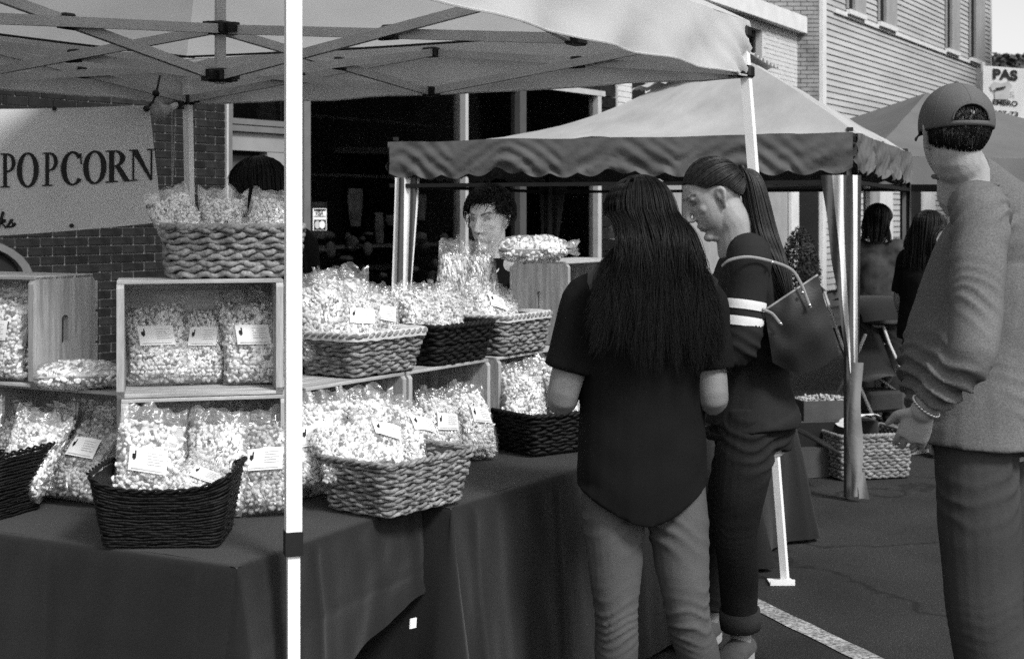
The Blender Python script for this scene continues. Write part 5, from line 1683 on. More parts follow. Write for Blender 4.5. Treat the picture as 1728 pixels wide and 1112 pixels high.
def slerp(a, b, t):
    a = a / np.linalg.norm(a); b = b / np.linalg.norm(b)
    w = math.acos(max(-1, min(1, float(a @ b))))
    if w < 1e-4: return a
    return (math.sin((1 - t) * w) * a + math.sin(t * w) * b) / math.sin(w)

def dress_person(name, label, base, J, H, spec):
    """J: world joints; spec: radii, materials; returns the parent Empty"""
    o = Vector(base); e = empty(name, o); tag(e, label, 'person', spec.get('group'))
    side = (J['shR'] - J['shL']).normalized()
    hs = (J['hipR'] - J['hipL']).normalized()
    T = spec['torso']                     # dict of (rx,ry): pelvis,waist,chest,sh
    fw = Vector((-side.y, side.x, 0)).normalized()
    if fw.dot(Vector((H.f.x, H.f.y, 0))) < -0.2: fw = -fw
    def torso(mb, off, low=None, topoff=None):
        pv, wa, ch, nb = J['pelvis'], J['waist'], J['chest'], J['neck']
        shm = (J['shL'] + J['shR']) / 2
        pts = [pv - Vector((0, 0, .12)), pv, wa, ch, shm + Vector((0, 0, -.045)), shm + Vector((0, 0, .012)), nb + Vector((0, 0, .0))]
        rad = [(T['pelvis'][0] * .86, T['pelvis'][1] * .9), T['pelvis'], T['waist'], T['chest'], (T['sh'][0], T['sh'][1]), (T['sh'][0] * .62, T['sh'][1] * .74), (.058, .058)]
        if low is not None:
            pts = low(pts); 
        rad = [(a + off, b + off) for a, b in rad]
        if low is not None: ho = spec.get('hemoff', .014); rad[0] = (T['pelvis'][0] + off + ho, T['pelvis'][1] + off + ho); rad[1] = (rad[1][0] + ho * .6, rad[1][1] + ho * .6)
        limb(mb, pts, rad, side, 5, 26, 0.0, ends=False)
    # ---------------- body
    mb = MB()
    torso(mb, -0.014)
    limb(mb, [J['neck'] - Vector((0, 0, .05)), J['neck'].lerp(H.w(0, -.02, -.075), .5), H.w(0, -.014, -.06), H.w(0, -.02, .0)], spec.get('neckr', [.060, .052, .053, .05]), side, 4, 18)
    H.build(mb, jaw=spec.get('jaw', 1.0))
    ar = spec.get('arm', (.050, .045, .036, .040, .028))
    for sfx in ('L', 'R'):
        sh, el, wr = J['sh' + sfx], J['el' + sfx], J['wr' + sfx]
        limb(mb, [J['neck'].lerp(sh, .45) - Vector((0, 0, .03)), sh, sh.lerp(el, .5), el, el.lerp(wr, .35), wr], [ar[0], ar[0], ar[1], ar[2], ar[3], ar[4]], fw, 5, 16)
        hd = J.get('hand' + sfx, (wr - el).normalized())
        hand(mb, wr, hd, J.get('palm' + sfx, Vector((0, 0, -1)) if sfx == 'L' else Vector((0, 0, -1))), J.get('thumb' + sfx, -side if sfx == 'R' else side), spec.get('curl', .35))
        hp, kn, an = J['hip' + sfx], J['kn' + sfx], J['an' + sfx]
        lr = spec.get('leg', (.082, .070, .052, .054, .036))
        limb(mb, [hp + Vector((0, 0, .06)), hp, hp.lerp(kn, .5), kn, kn.lerp(an, .32), an, an - Vector((0, 0, .05))], [lr[0] * .8, lr[0] * .9, lr[1], lr[2], lr[3], lr[4], lr[4]], hs, 5, 16)
        foot(mb, an, J.get('toe', fw))
    res, co, no = remesh(mb, spec.get('voxel', .006), spec.get('smooth', 3))
    co = H.sculpt(co)
    finish(res, co, M[spec.get('skin', 'skin')], 'body', e, o, H.paint(co))
    # ---------------- trousers
    mb = MB()
    lt = spec.get('trleg', (.098, .088, .070, .068, .062)); hemz = spec.get('hem', .06)
    pv = J['pelvis']
    limb(mb, [pv + Vector((0, 0, .05)), pv, pv - Vector((0, 0, .10))], [(T['pelvis'][0] + .006, T['pelvis'][1] + .006), (T['pelvis'][0] + .012, T['pelvis'][1] + .012), (T['pelvis'][0] * .9, T['pelvis'][1] * .95)], hs, 5, 24, ends=False)
    for sfx in ('L', 'R'):
        hp, kn, an = J['hip' + sfx], J['kn' + sfx], J['an' + sfx]
        hem = kn.lerp(an, (kn.z - hemz) / (kn.z - an.z)) if abs(kn.z - an.z) > .05 else an
        limb(mb, [hp + Vector((0, 0, .08)), hp, hp.lerp(kn, .5), kn, kn.lerp(hem, .4), hem], [(lt[0] * .85, lt[0] * .85), lt[0], lt[1], lt[2], lt[3], lt[4]], hs, 6, 20, ends=False)
    res, co, no = remesh(mb, spec.get('cvoxel', .007), 3)
    dd = np.zeros(len(co))
    for sfx in ('L', 'R'):
        hp, kn, an = J['hip' + sfx], J['kn' + sfx], J['an' + sfx]
        near = np.linalg.norm((co - np.array(kn.lerp(hp, .2)))[:, :2], axis=1) < np.linalg.norm((co - np.array(J['kn' + ('R' if sfx == 'L' else 'L')].lerp(J['hip' + ('R' if sfx == 'L' else 'L')], .2)))[:, :2], axis=1)
        sd_ = 1 if sfx == 'L' else 4
        dd += near * folds(co, an - kn, kn.lerp(an, .04), .075, spec.get('kfold', .006), .027, tilt=np.array(hs) * .22 * (1 if sfx == 'L' else -1), seed=sd_, solid=spec.get('ksolid', .3), sharp=4.0)
        dd += near * folds(co, an - kn, kn.lerp(an, .88), .07, spec.get('kfold', .006) * .7, .036, tilt=np.array(hs) * -.3, seed=sd_ + 2)
        dd += near * folds(co, kn - hp, hp.lerp(kn, .12), .14, .005, .055, tilt=np.array(hs) * .8 * (1 if sfx == 'L' else -1), seed=sd_ + 7)
    dd += .0025 * vnoise(co, 22, 3)
    finish(res, co + no * dd[:, None], M[spec['tr_mat']], 'trousers', e, o)
    # ---------------- shirt
    mb = MB()
    off = spec.get('shoff', .014)
    hemz_ = spec['shem']
    def low(pts):
        pts = list(pts); pts[0] = Vector((pts[1].x, pts[1].y, hemz_)) + (pts[0] - pts[1]).xy.to_3d() * 0; return pts
    torso(mb, off, low)
    sl = spec.get('sleeve', 0.75)         # 1 = elbow, 2 = wrist
    sr = spec.get('slr', (.066, .064, .058, .055, .044))
    for sfx in ('L', 'R'):
        sh, el, wr = J['sh' + sfx], J['el' + sfx], J['wr' + sfx]
        pts = [J['neck'].lerp(sh, .5) - Vector((0, 0, .035)), sh]; rad = [sr[0] * .95, sr[0]]
        if sl <= 1:
            pts += [sh.lerp(el, sl * .5), sh.lerp(el, sl)]; rad += [sr[1], sr[2]]
        else:
            pts += [sh.lerp(el, .5), el, el.lerp(wr, .4), el.lerp(wr, sl - 1)]; rad += [sr[1], sr[2], sr[3], sr[4]]
        limb(mb, pts, rad, fw, 6, 20, ends=False)
    res, co, no = remesh(mb, spec.get('cvoxel', .007), 3)
    dd = .0030 * vnoise(co, 18, 1) + .0020 * vnoise(co, 35, 2)
    for fn in spec.get('sfolds', []):
        dd += fn(co)
    hz = spec.get('hemcurve')
    if hz is not None:
        k = np.clip((hemz_ + .10 - co[:, 2]) / .10, 0, 1)
        co = co.copy(); co[:, 2] += k * hz(co)
    finish(res, co + no * dd[:, None], M[spec['sh_mat']], 'shirt', e, o)
    # ---------------- shoes
    for sfx in ('L', 'R'):
        mb = MB(); foot(mb, J['an' + sfx], J.get('toe', fw), 1.04, .006); 
        mb.v = [Vector((p.x, p.y, max(p.z, .004))) - o for p in mb.v]
        s_ = link('shoe', mb.mesh('shoe', M['shoe'], True), e)
        d = Vector(J.get('toe', fw)); d = Vector((d.x, d.y, 0)).normalized(); sd_ = Vector((-d.y, d.x, 0)); a_ = J['an' + sfx]
        b = Vector((a_.x, a_.y, 0)) - o; b.z = 0
        out = []
        for w in np.linspace(0, 2 * PI, 28)[:-1]:
            lx = math.cos(w); ly = math.sin(w)
            out.append(b + d * (.068 + .142 * lx) + sd_ * (.048 - .008 * lx) * ly + Vector((0, 0, .003)))
        mb = MB(); mb.prism(out, (0, 0, .024)); link('sole', mb.mesh('sole', M['sole']), s_)
    return e, o, fw, side

V3 = Vector
# ---------------- woman in black, seen from behind
def Q(px, py, d): return P(px, py, d)
d0 = 3.93
HA = Head(Q(1078, 378, d0 + .02), (-.22, .97, -.12), k=1.0)
JA = dict(neck=Q(1084, 468, d0), chest=Q(1086, 565, d0 + .01), waist=Q(1084, 690, d0 + .01), pelvis=Q(1084, 800, d0 + .01),
          shL=Q(992, 506, d0 - .03), shR=Q(1182, 506, d0 + .02), elL=Q(948, 672, d0 - .05), elR=Q(1203, 672, d0 - .02),
          wrL=V3((.17, 4.14, 1.03)), wrR=V3((.545, 4.16, 1.03)), hipL=Q(1034, 820, d0), hipR=Q(1138, 820, d0 + .02),
          knL=Q(1040, 1030, d0 - .02), knR=Q(1160, 1030, d0 - .02), anL=V3((.292, 3.98, .085)), anR=V3((.572, 4.02, .085)), toe=V3((-.2, 1, 0)))
def a_hem(co):
    x = (co[:, 0] - JA['pelvis'].x) / .19
    return .075 * np.clip(np.abs(x), 0, 1) ** 1.5 - .02 * np.cos(x * 2)
specA = dict(hemoff=.006, torso=dict(pelvis=(.160, .115), waist=(.158, .112), chest=(.162, .114), sh=(.165, .085)), sh_mat='black_shirt', tr_mat='jeans', shem=.70, shoff=.020,
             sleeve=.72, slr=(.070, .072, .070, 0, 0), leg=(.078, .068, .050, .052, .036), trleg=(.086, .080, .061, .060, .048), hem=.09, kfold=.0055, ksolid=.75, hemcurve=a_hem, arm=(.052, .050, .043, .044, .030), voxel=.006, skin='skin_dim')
eA, oA, fA, sA = dress_person('person', 'woman in black t-shirt and faded jeans with long dark hair, seen from behind', V3((.40, 3.97, 0)), JA, HA, specA)
long_hair(HA, .43, .168, -.145, 'hair', M['hair'], eA, oA, nst=6200, seed=3, phimax=165, tipvar=.46, vol=1.03, r0=.0008, wave=.015)

# ---------------- woman with the tote bag, in profile
d1 = 4.87
HB_ = Head(Q(1205, 334, d1), (-.90, -.08, -.46), up=(-.3, 0, 1), k=1.07)
JB = dict(neck=Q(1250, 400, d1 + .02), chest=Q(1264, 505, d1 + .02), waist=Q(1268, 620, d1 + .02), pelvis=Q(1270, 705, d1 + .02),
          shL=Q(1266, 432, d1 - .165), shR=Q(1260, 432, d1 + .19), elL=Q(1248, 585, d1 - .20), elR=Q(1190, 545, d1 + .16),
          wrL=Q(1150, 600, d1 - .14), wrR=Q(1176, 508, d1 + .10), hipL=Q(1262, 725, d1 - .07), hipR=Q(1264, 725, d1 + .11),
          knL=Q(1242, 890, d1 - .09), knR=Q(1222, 885, d1 + .14), anL=Q(1250, 1063, d1 - .04), anR=V3((.70, 5.06, .085)), toe=V3((-.5, -.85, 0)),
          handR=V3((-.25, -.1, 1)), palmR=V3((.9, 0, .2)), thumbR=V3((0, -1, 0)))
JB['anL'].z = .09
specB = dict(torso=dict(pelvis=(.165, .135), waist=(.140, .115), chest=(.155, .128), sh=(.168, .098)), neckr=[.080, .072, .066, .060], hemoff=.02, sh_mat='navy_shirt', tr_mat='jeans_dark', shem=.80, shoff=.014,
             sleeve=1.75, slr=(.070, .068, .064, .058, .050), leg=(.084, .072, .054, .056, .036), trleg=(.100, .092, .074, .068, .060), hem=.125, kfold=.005, voxel=.0045, smooth=2, skin='skin', arm=(.052, .048, .040, .042, .030),
             sfolds=[lambda co: folds(co, V3((0, 0, 1)), JB['waist'], .14, .005, .05, tilt=np.array([.4, .2, 0]), seed=3)])
eB, oB, fB, sB = dress_person('person', 'woman in dark jersey with striped sleeve, looking down, tote bag on her arm', V3((.78, d1, 0)), JB, HB_, specB)
# hair pulled back
r_ = np.random.default_rng(8)
hl = np.array([(0, .86, .62), (.35, .82, .58), (.72, .62, .42), (.92, .36, .12), (1.0, .05, .10), (.95, -.22, -.10), (.75, -.45, -.48), (.4, -.65, -.66), (0, -.72, -.72)])
hl = np.concatenate([hl, (hl * np.array([-1, 1, 1]))[::-1][1:-1]])
def hl_at(t):
    t = (t % 1) * len(hl); i = int(t); a_, b_ = hl[i % len(hl)], hl[(i + 1) % len(hl)]
    return a_ + (b_ - a_) * (t - i)
knot = np.array([0, -1.0, .12])
def scalp(d, lay):
    d = d / np.linalg.norm(d)
    return np.array([d[0] * (.079 + lay), d[1] * (.099 + lay) - .014, d[2] * (.091 + lay) + .030])
def back_path(t, lay, m=14):
    a_ = hl_at(t)
    return [HB_.w(*scalp(slerp(a_, knot, s), lay * (.3 + .7 * math.sin(PI * min(s * 1.2, 1)) ))) for s in np.linspace(0, 1, m)]
g = [back_path(t, .001) for t in np.linspace(0, 1, 65)]
mb = MB(); mb.grid(g); mb.v = [p - oB for p in mb.v]; link('hair_mass', mb.mesh('hair_mass', M['hair_mid'], True, fix=False), eB)
P_ = [back_path(r_.random(), r_.uniform(.002, .011)) for _ in range(1100)]
kn_ = HB_.w(0, -.116, .042)
tail = []
tailc = cr([list(kn_), list(kn_ + V3((.035, -.01, -.030))), list(Q(1287, 385, d1 - .03)), list(Q(1303, 430, d1 - .09)), list(Q(1320, 482, d1 - .12)), list(Q(1330, 525, d1 - .13))], 6)
for i in range(700):
    a_ = r_.uniform(0, 2 * PI); q = math.sqrt(r_.random()) ; L_ = r_.uniform(.7, 1.0)
    pts = []
    n_ = int(len(tailc) * L_)
    for j in range(n_):
        s = j / len(tailc); w = .010 + .040 * math.sin(PI * min(1, s * .95) ** .8)
        pts.append(tailc[j] + np.array([math.cos(a_) * q * w + .006 * s * math.sin(s * 9 + a_ * 3), math.sin(a_) * q * w, .3 * q * w * math.sin(a_ * 2)]))
    tail.append(pts)
strands(P_ + tail, .0015, 'hair', M['hair_mid'], eB, oB)
mb = MB(); mb.tube([kn_ + HB_.d(0, -.004, 0), kn_ + HB_.d(0, -.016, 0)], .017, 12); mb.v = [p - oB for p in mb.v]; link('hair_tie', mb.mesh('hair_tie', M['black_plastic'], True), eB)
# sleeve stripes and collar, shirt letters
def cuff(px0, z_off, t0, t1, nm, mm, parent, o, sh, el, rr, tiltv=(0, 0, 0)):
    a_, b_ = sh.lerp(el, t0), sh.lerp(el, t1)
    mb = MB(); mb.tube([a_, a_.lerp(b_, .33), a_.lerp(b_, .66), b_], [rr[0], rr[0] * 1.01, rr[1] * 1.01, rr[1]], 28, ref=(1, 0, 0), cap=False)
    mb.v = [p - o for p in mb.v]; link(nm, mb.mesh(nm, M[mm], True, fix=False), parent)
cuff(0, 0, .50, .60, 'sleeve_stripe', 'white_stripe', eB, oB, JB['shL'], JB['elL'], (.0715, .0705))
cuff(0, 0, .68, .78, 'sleeve_stripe', 'white_stripe', eB, oB, JB['shL'], JB['elL'], (.070, .069))
for k in range(3):
    q = Q(1177 + k * 7, 459 + k * 5, d1 - .08)
    mb = MB(); mb.box(q, (.006, .006, .022), Matrix.Rotation(R(20), 3, 'Y')); mb.box(q + V3((.006, 0, .008)), (.012, .006, .005)); mb.v = [p - oB for p in mb.v]
    link('shirt_lettering', mb.mesh('shirt_lettering', M['white_stripe']), eB)
for sfx in ('L',):                                  # turned-up trouser cuff
    kn, an = JB['kn' + sfx], JB['an' + sfx]
    t = (kn.z - .18) / (kn.z - an.z); t2 = (kn.z - .115) / (kn.z - an.z)
    mb = MB(); mb.tube([kn.lerp(an, t), kn.lerp(an, (t + t2) / 2), kn.lerp(an, t2)], [.069, .071, .068], 24, cap=True); mb.v = [p - oB for p in mb.v]
    link('trouser_cuff', mb.mesh('trouser_cuff', M['trousers'], True), eB)

# tote bag
tb = empty('tote_bag', Q(1350, 640, d1 - .17)); to = Q(1350, 640, d1 - .17)
tag(tb, 'dark leather tote bag with pale trim hanging from the woman by the pole', 'handbag')
front = [(1290, 524), (1380, 464), (1421, 590), (1398, 616), (1352, 636), (1306, 612)]
def tote_pt(u, v, y):
    """u across top edge, v down"""
    a_ = V3((1290 + 90 * u, 524 - 60 * u, 0)); b_ = V3((1304 + 112 * u, 612 - 14 * u + 24 * math.sin(PI * u), 0))
    q = a_.lerp(b_, v)
    return Q(q.x, q.y, y)
g = []
gf = []
for side_ in (-1, 1):
    rows = []
    for v in np.linspace(0, 1, 16):
        row = []
        for u in np.linspace(0, 1, 18):
            th = .014 + .030 * math.sin(PI * min(v * 1.0, 1) * .92 + .12) * math.sin(PI * u * .94 + .09)
            row.append(tote_pt(u, v, d1 - .17 - .03 * (1 - u) + side_ * th + .012 * noise.noise(V3((u * 3, v * 3, side_)))))
        rows.append(row)
    gf.append(rows)
mb = MB()
mb.grid(gf[0]); mb.grid(gf[1])
mb.grid([[gf[0][i][0], gf[1][i][0]] for i in range(16)]); mb.grid([[gf[0][i][-1], gf[1][i][-1]] for i in range(16)]); mb.grid([gf[0][-1], gf[1][-1]])
mb.build('bag_body', M['leather'], tb, smooth=True, o=to)
for k in (0, 1):
    mb = MB(); mb.tube([p for p in gf[k][0]], .0042, 6); mb.build('top_trim', M['leather_light'], tb, smooth=True, o=to)
def strap(pts, y, m_='leather_light', w=.0055):
    mb = MB(); q = cr([list(Q(px, py, yy)) for px, py, yy in pts], 6); mb.tube([V3(p) for p in q], [(w, .0022)] * len(q), 8, ref=(0.35, 0, 1)); return mb
mb = strap([(1218, 449, d1 - .235), (1232, 439, d1 - .256), (1262, 434, d1 - .262), (1300, 441, d1 - .245), (1335, 455, d1 - .222), (1352, 480, d1 - .222), (1362, 505, d1 - .228), (1368, 520, d1 - .230)], 0)
mb.build('strap', M['leather_light'], tb, smooth=True, o=to)
mb = strap([(1282, 412, d1 - .10), (1300, 440, d1 - .05), (1318, 470, d1 - .10), (1335, 500, d1 - .14)], 0); mb.build('strap', M['leather'], tb, smooth=True, o=to)
mb = strap([(1286, 522, d1 - .236), (1302, 529, d1 - .238), (1312, 540, d1 - .240), (1319, 549, d1 - .242)], 0); mb.build('strap_tab', M['leather_light'], tb, smooth=True, o=to)
for px, py, y in ((1354, 494, d1 - .232), (1366, 515, d1 - .236), (1317, 546, d1 - .248), (1303, 443, d1 - .252)):
    mb = MB(); mb.ball(Q(px, py, y), .006, 6); mb.build('stud', M['metal'], tb, smooth=True, o=to)

# ---------------- man in the cap
HC_ = Head(Q(1611, 226, 3.70), (-.06, .99, .03), k=1.03)
fC = V3((-.8, .6, 0)); lC = V3((-.6, -.8, 0))
sp = V3((1.265, 3.79, 0))
JC = dict(neck=Q(1632, 296, 3.74), chest=V3((1.285, 3.80, 1.39)), waist=V3((1.235, 3.81, 1.12)), pelvis=V3((1.262, 3.80, .995)),
          shL=V3((1.185, 3.60, 1.515)), shR=V3((1.425, 3.955, 1.515)), elL=Q(1642, 590, 3.44), elR=V3((1.42, 4.10, 1.17)),
          wrL=Q(1558, 692, 3.52), wrR=V3((1.13, 3.86, .985)), hipL=V3((1.212, 3.726, .90)), hipR=V3((1.320, 3.868, .90)),
          knL=V3((1.222, 3.68, .49)), knR=V3((1.355, 3.86, .49)), anL=V3((1.28, 3.66, .09)), anR=V3((1.42, 3.86, .09)), toe=fC,
          handL=V3((-.22, .40, -.85)), palmL=V3((.3, .8, .2)), thumbL=V3((-.8, .3, .3)), handR=V3((-.2, -.85, -.35)), palmR=V3((.3, 0, -1)), thumbR=V3((-.9, .2, .3)))
elC, shC, wrC = JC['elL'], JC['shL'], JC['wrL']
sfC = [lambda co: folds(co, elC - shC, shC.lerp(elC, .30), .15, .0120, .045, tilt=np.array([.75, 0, .0]), seed=2, rmax=.11),
       lambda co: folds(co, elC - shC, shC.lerp(elC, .88), .13, .0100, .036, tilt=np.array([-.35, 0, .0]), seed=5, rmax=.10),
       lambda co: folds(co, wrC - elC, elC.lerp(wrC, .22), .08, .008, .034, tilt=np.array([.2, 0, .2]), seed=9, rmax=.085),
       lambda co: folds(co, V3((.25, 0, 1)), V3((1.36, 3.72, 1.01)), .10, .010, .042, tilt=np.array([.3, 0, 0]), seed=12)]
specC = dict(torso=dict(pelvis=(.175, .145), waist=(.165, .178), chest=(.170, .142), sh=(.178, .105)), sh_mat='grey_shirt', tr_mat='trousers', shem=.915, shoff=.012,
             sleeve=1.80, slr=(.072, .067, .060, .053, .043), leg=(.088, .078, .058, .058, .040), trleg=(.102, .104, .096, .092, .088), hem=.05, kfold=.004, voxel=.0042, smooth=2, skin='skin_pale',
             arm=(.058, .052, .044, .046, .032), hemoff=.030, neckr=[.078, .066, .064, .058], sfolds=sfC, jaw=1.1)
eC, oC, fwC, sdC = dress_person('person', 'man in grey long-sleeved shirt and backwards-turned gaze, baseball cap on, at the right', sp, JC, HC_, specC)
eC["label"] = 'man in grey long-sleeved shirt and baseball cap standing at the right edge'
# short hair
P_ = []; r_ = np.random.default_rng(21)
for i in range(2600):
    az = r_.uniform(-R(118), R(118)); el = r_.uniform(-R(54) + R(34) * (abs(az) / R(118)) ** 2, R(30))
    d_ = np.array([math.sin(az) * math.cos(el), -math.cos(az) * math.cos(el), math.sin(el)])
    a_ = scalp(d_, .0) ; b_ = scalp(d_ + np.array([0, 0, -.10]), .006)
    P_.append([HC_.w(*(a_ + (b_ - a_) * t)) for t in (0, .5, 1)])
strands(P_, .0016, 'hair', M['hair'], eC, oC)
# cap
cap = empty('baseball_cap', HC_.w(0, 0, .12) - oC, parent=eC); co_ = HC_.w(0, 0, .12)
rows = []; nA, nE = 96, 26
def capp(az, el, lay=0.0):
    x, y, z = math.sin(az) * math.cos(el), -math.cos(az) * math.cos(el), math.sin(el)
    seam = .0012 * max(0, 1 - abs(((az / (PI / 3)) % 1) - .5) * 0 - min(abs((az / (PI / 3)) - round(az / (PI / 3))) * 14, 1))
    bul = .004 * math.sin(el * 2)
    R_ = 1 + .02 * math.sin(az * 2)
    return HC_.w(x * (.086 + lay + bul) * R_, y * (.108 + lay + bul) - .010, .018 + z * (.106 + lay) + .010 * (y) * -1 * (1 - z) - seam * 0)
mb = MB(); vid = {}; vs = []; fs = []
for i in range(nE + 1):
    el = R(-6) + (PI / 2 - R(-6)) * i / nE
    for j in range(nA):
        vid[i, j] = len(vs); vs.append(capp(2 * PI * j / nA, el))
for i in range(nE):
    el = R(-6) + (PI / 2 + R(6)) * (i + .5) / nE
    for j in range(nA):
        az = 2 * PI * (j + .5) / nA; az = az - 2 * PI if az > PI else az
        if (az / R(31)) ** 2 + ((el - R(2)) / R(25)) ** 2 < 1 and el > R(1): continue
        fs.append((vid[i, j], vid[i, (j + 1) % nA], vid[i + 1, (j + 1) % nA], vid[i + 1, j]))
mb.add(vs, fs); mb.v = [p - co_ for p in mb.v]
cw = link('crown', mb.mesh('crown', M['cap_cloth'], True, fix=False), cap)
sm = cw.modifiers.new('thick', 'SOLIDIFY'); sm.thickness = .003; sm.offset = 1
mb = MB(); mb.tube([capp(R(31) * math.cos(w), R(2) + R(25) * math.sin(w), .002) for w in np.linspace(0, PI, 24)], .0030, 6); mb.v = [p - co_ for p in mb.v]; link('opening_edge', mb.mesh('opening_edge', M['cap_cloth'], True), cap)
for k in range(6):
    mb = MB(); mb.tube([capp(k * PI / 3, el, .0024) for el in np.linspace(R(32) if k == 0 else R(-5), R(89), 18)], .0013, 5); mb.v = [p - co_ for p in mb.v]; link('seam', mb.mesh('seam', M['cap_cloth'], True), cap)
mb = MB(); mb.ball(HC_.w(0, -.010, .126), .007, 8); mb.v = [p - co_ for p in mb.v]; link('button', mb.mesh('button', M['cap_cloth'], True), cap)
g = []
for s in np.linspace(0, 1, 8):
    row = []
    for t in np.linspace(-1, 1, 20):
        az = PI + t * R(50); b_ = capp(az, R(-4), .002); q = HC_.w(math.sin(az) * .082, .075 + .085 * s * math.sqrt(max(0, 1 - (t * .95) ** 2)) + .02 * (1 - abs(t)), .020 - .018 * s - .02 * t * t)
        row.append(b_.lerp(q, min(1, s * 1.0)) if s < 1 else q)
    g.append(row)
mb = MB(); mb.grid(g); mb.v = [p - co_ for p in mb.v]; br = link('brim', mb.mesh('brim', M['cap_cloth'], True, fix=False), cap)
sm = br.modifiers.new('thick', 'SOLIDIFY'); sm.thickness = .004
# bracelet, collar seam, shirt seam
wd = (wrC - elC).normalized()
mb = MB()
a_, b_ = ortho(wd)
for k in range(26):
    w = 2 * PI * k / 26; mb.ball(wrC - wd * .012 + a_ * math.cos(w) * .036 + b_ * math.sin(w) * .033, .0052, 5)
mb.v = [p - oC for p in mb.v]; link('bracelet', mb.mesh('bracelet', M['metal'], True), eC)
mb = MB(); mb.tube([JC['neck'] + V3((math.cos(w) * .086, math.sin(w) * .084, -.014 - .012 * math.sin(w + 2.2))) for w in np.linspace(0, 2 * PI, 30)], .006, 6); mb.v = [p - oC for p in mb.v]; link('collar', mb.mesh('collar', M['grey_shirt'], True), eC)

# ---------------- people further back: standing figures built the same way
def stander(name_label, base, h, face, specx, look=None, hairf=None, arms='down', voxel=.011):
    f = V3((face[0], face[1], 0)).normalized(); r = V3((f.y, -f.x, 0)); b = V3((base[0], base[1], 0)); k = h / 1.68
    def p(x, y, z): return b + r * (x * k) + f * (y * k) + V3((0, 0, z * k))
    H = Head(p(0, .02, 1.555), look or (f.x, f.y, -.1), k=k)
    J = dict(neck=p(0, 0, 1.40), chest=p(0, 0, 1.24), waist=p(0, 0, 1.04), pelvis=p(0, 0, .90), shL=p(-.165, 0, 1.355), shR=p(.165, 0, 1.355),
             hipL=p(-.085, 0, .86), hipR=p(.085, 0, .86), knL=p(-.09, .02, .47), knR=p(.09, .02, .47), anL=p(-.10, -.01, .085), anR=p(.10, -.01, .085), toe=f)
    if arms == 'down':
        J.update(elL=p(-.22, -.02, 1.08), elR=p(.22, -.02, 1.08), wrL=p(-.22, .08, .86), wrR=p(.22, .08, .86), handL=V3((0, 0, -1)), handR=V3((0, 0, -1)), palmL=r, palmR=-r, thumbL=f, thumbR=f)
    else:
        J.update(elL=p(-.22, .0, 1.08), elR=p(.22, .0, 1.08), wrL=p(-.14, .24, 1.02), wrR=p(.14, .24, 1.02), palmL=V3((0, 0, -1)), palmR=V3((0, 0, -1)), thumbL=r, thumbR=-r)
    sp_ = dict(torso=dict(pelvis=(.160, .115), waist=(.140, .10), chest=(.150, .105), sh=(.155, .08)), shem=.80 * k, voxel=voxel, cvoxel=max(voxel, .009))
    sp_.update(specx)
    e, o, fw, sd = dress_person('person', name_label, b, J, H, sp_)
    if hairf: hairf(H, e, o)
    return e, H, J, o
# vendor behind the right table
def short_hair(H, e, o):
    r_ = np.random.default_rng(31)
    g = []
    for az in np.linspace(-R(128), R(128), 41):
        g.append([H.w(*scalp(np.array([math.sin(az) * math.cos(el), -math.cos(az) * math.cos(el), math.sin(el)]), .007)) for el in np.linspace(R(-22) + R(26) * (abs(az) / R(128)) ** 2, PI / 2, 14)])
    for az in np.linspace(R(128), R(232), 15):
        g.append([H.w(*scalp(np.array([math.sin(az) * math.cos(el), -math.cos(az) * math.cos(el), math.sin(el)]), .007)) for el in np.linspace(R(30), PI / 2, 14)])
    mb = MB(); mb.grid(g); mb.v = [p - o for p in mb.v]; link('hair_mass', mb.mesh('hair_mass', M['hair'], True, fix=False), e)
    P_ = []
    for i in range(1100):
        az = r_.uniform(-PI, PI); lo = R(-20) if abs(az) < R(100) else (R(4) if abs(az) < R(130) else R(30))
        el = r_.uniform(lo, R(88))
        d_ = np.array([math.sin(az) * math.cos(el), -math.cos(az) * math.cos(el), math.sin(el)])
        a_ = scalp(d_, .004); t_ = np.array([.30 * math.sin(az * 2 + 1), .35 if abs(az) > 1.5 else -.1, -.35]) + r_.normal(size=3) * .35
        pts = []
        for s in np.linspace(0, 1, 6):
            pts.append(H.w(*(scalp(d_ + t_ * s * .45, .004 + .022 * math.sin(PI * s * .75)))))
        P_.append(pts)
    strands(P_, .0019, 'hair', M['hair'], e, o)
eV, HV, JV, oV = stander('short-haired vendor with open mouth standing behind the right table', (-.080, 5.55), 1.615, (-.5, -.86), dict(sh_mat='black_shirt', tr_mat='jeans_dark', sleeve=.05, slr=(.045, .045, .045, 0, 0), skin='skin_light', smooth=2), look=(-.46, -.86, -.16), hairf=short_hair, arms='fwd', voxel=.0048)
# lanyard
mb = MB()
for sg in (-1, 1):
    mb.tube([V3(p) for p in cr([list(JV['neck'] + V3((sg * .055, .0, .035))), list(JV['neck'] + V3((sg * .06 - .02, -.075, -.03))), list(JV['chest'] + V3((-.06, -.13, .02))), list(JV['waist'] + V3((-.07, -.135, .06)))], 5)], .005, 6)
mb.v = [p - oV for p in mb.v]; link('lanyard', mb.mesh('lanyard', M['white_stripe'], True), eV)
# person whose dark head shows behind the top basket
eF, HF, JF, oF = stander('person with rounded dark hair behind the top basket, beside the door', (-1.02, 5.75), 1.74, (-.5, .86), dict(sh_mat='black_shirt', tr_mat='jeans_dark', sleeve=.7), hairf=lambda H, e, o: long_hair(H, .40, .135, -.11, 'hair', M['hair'], e, o, nst=1500, seed=5, phimax=176, vol=1.22, tipvar=.2, r0=.0016))
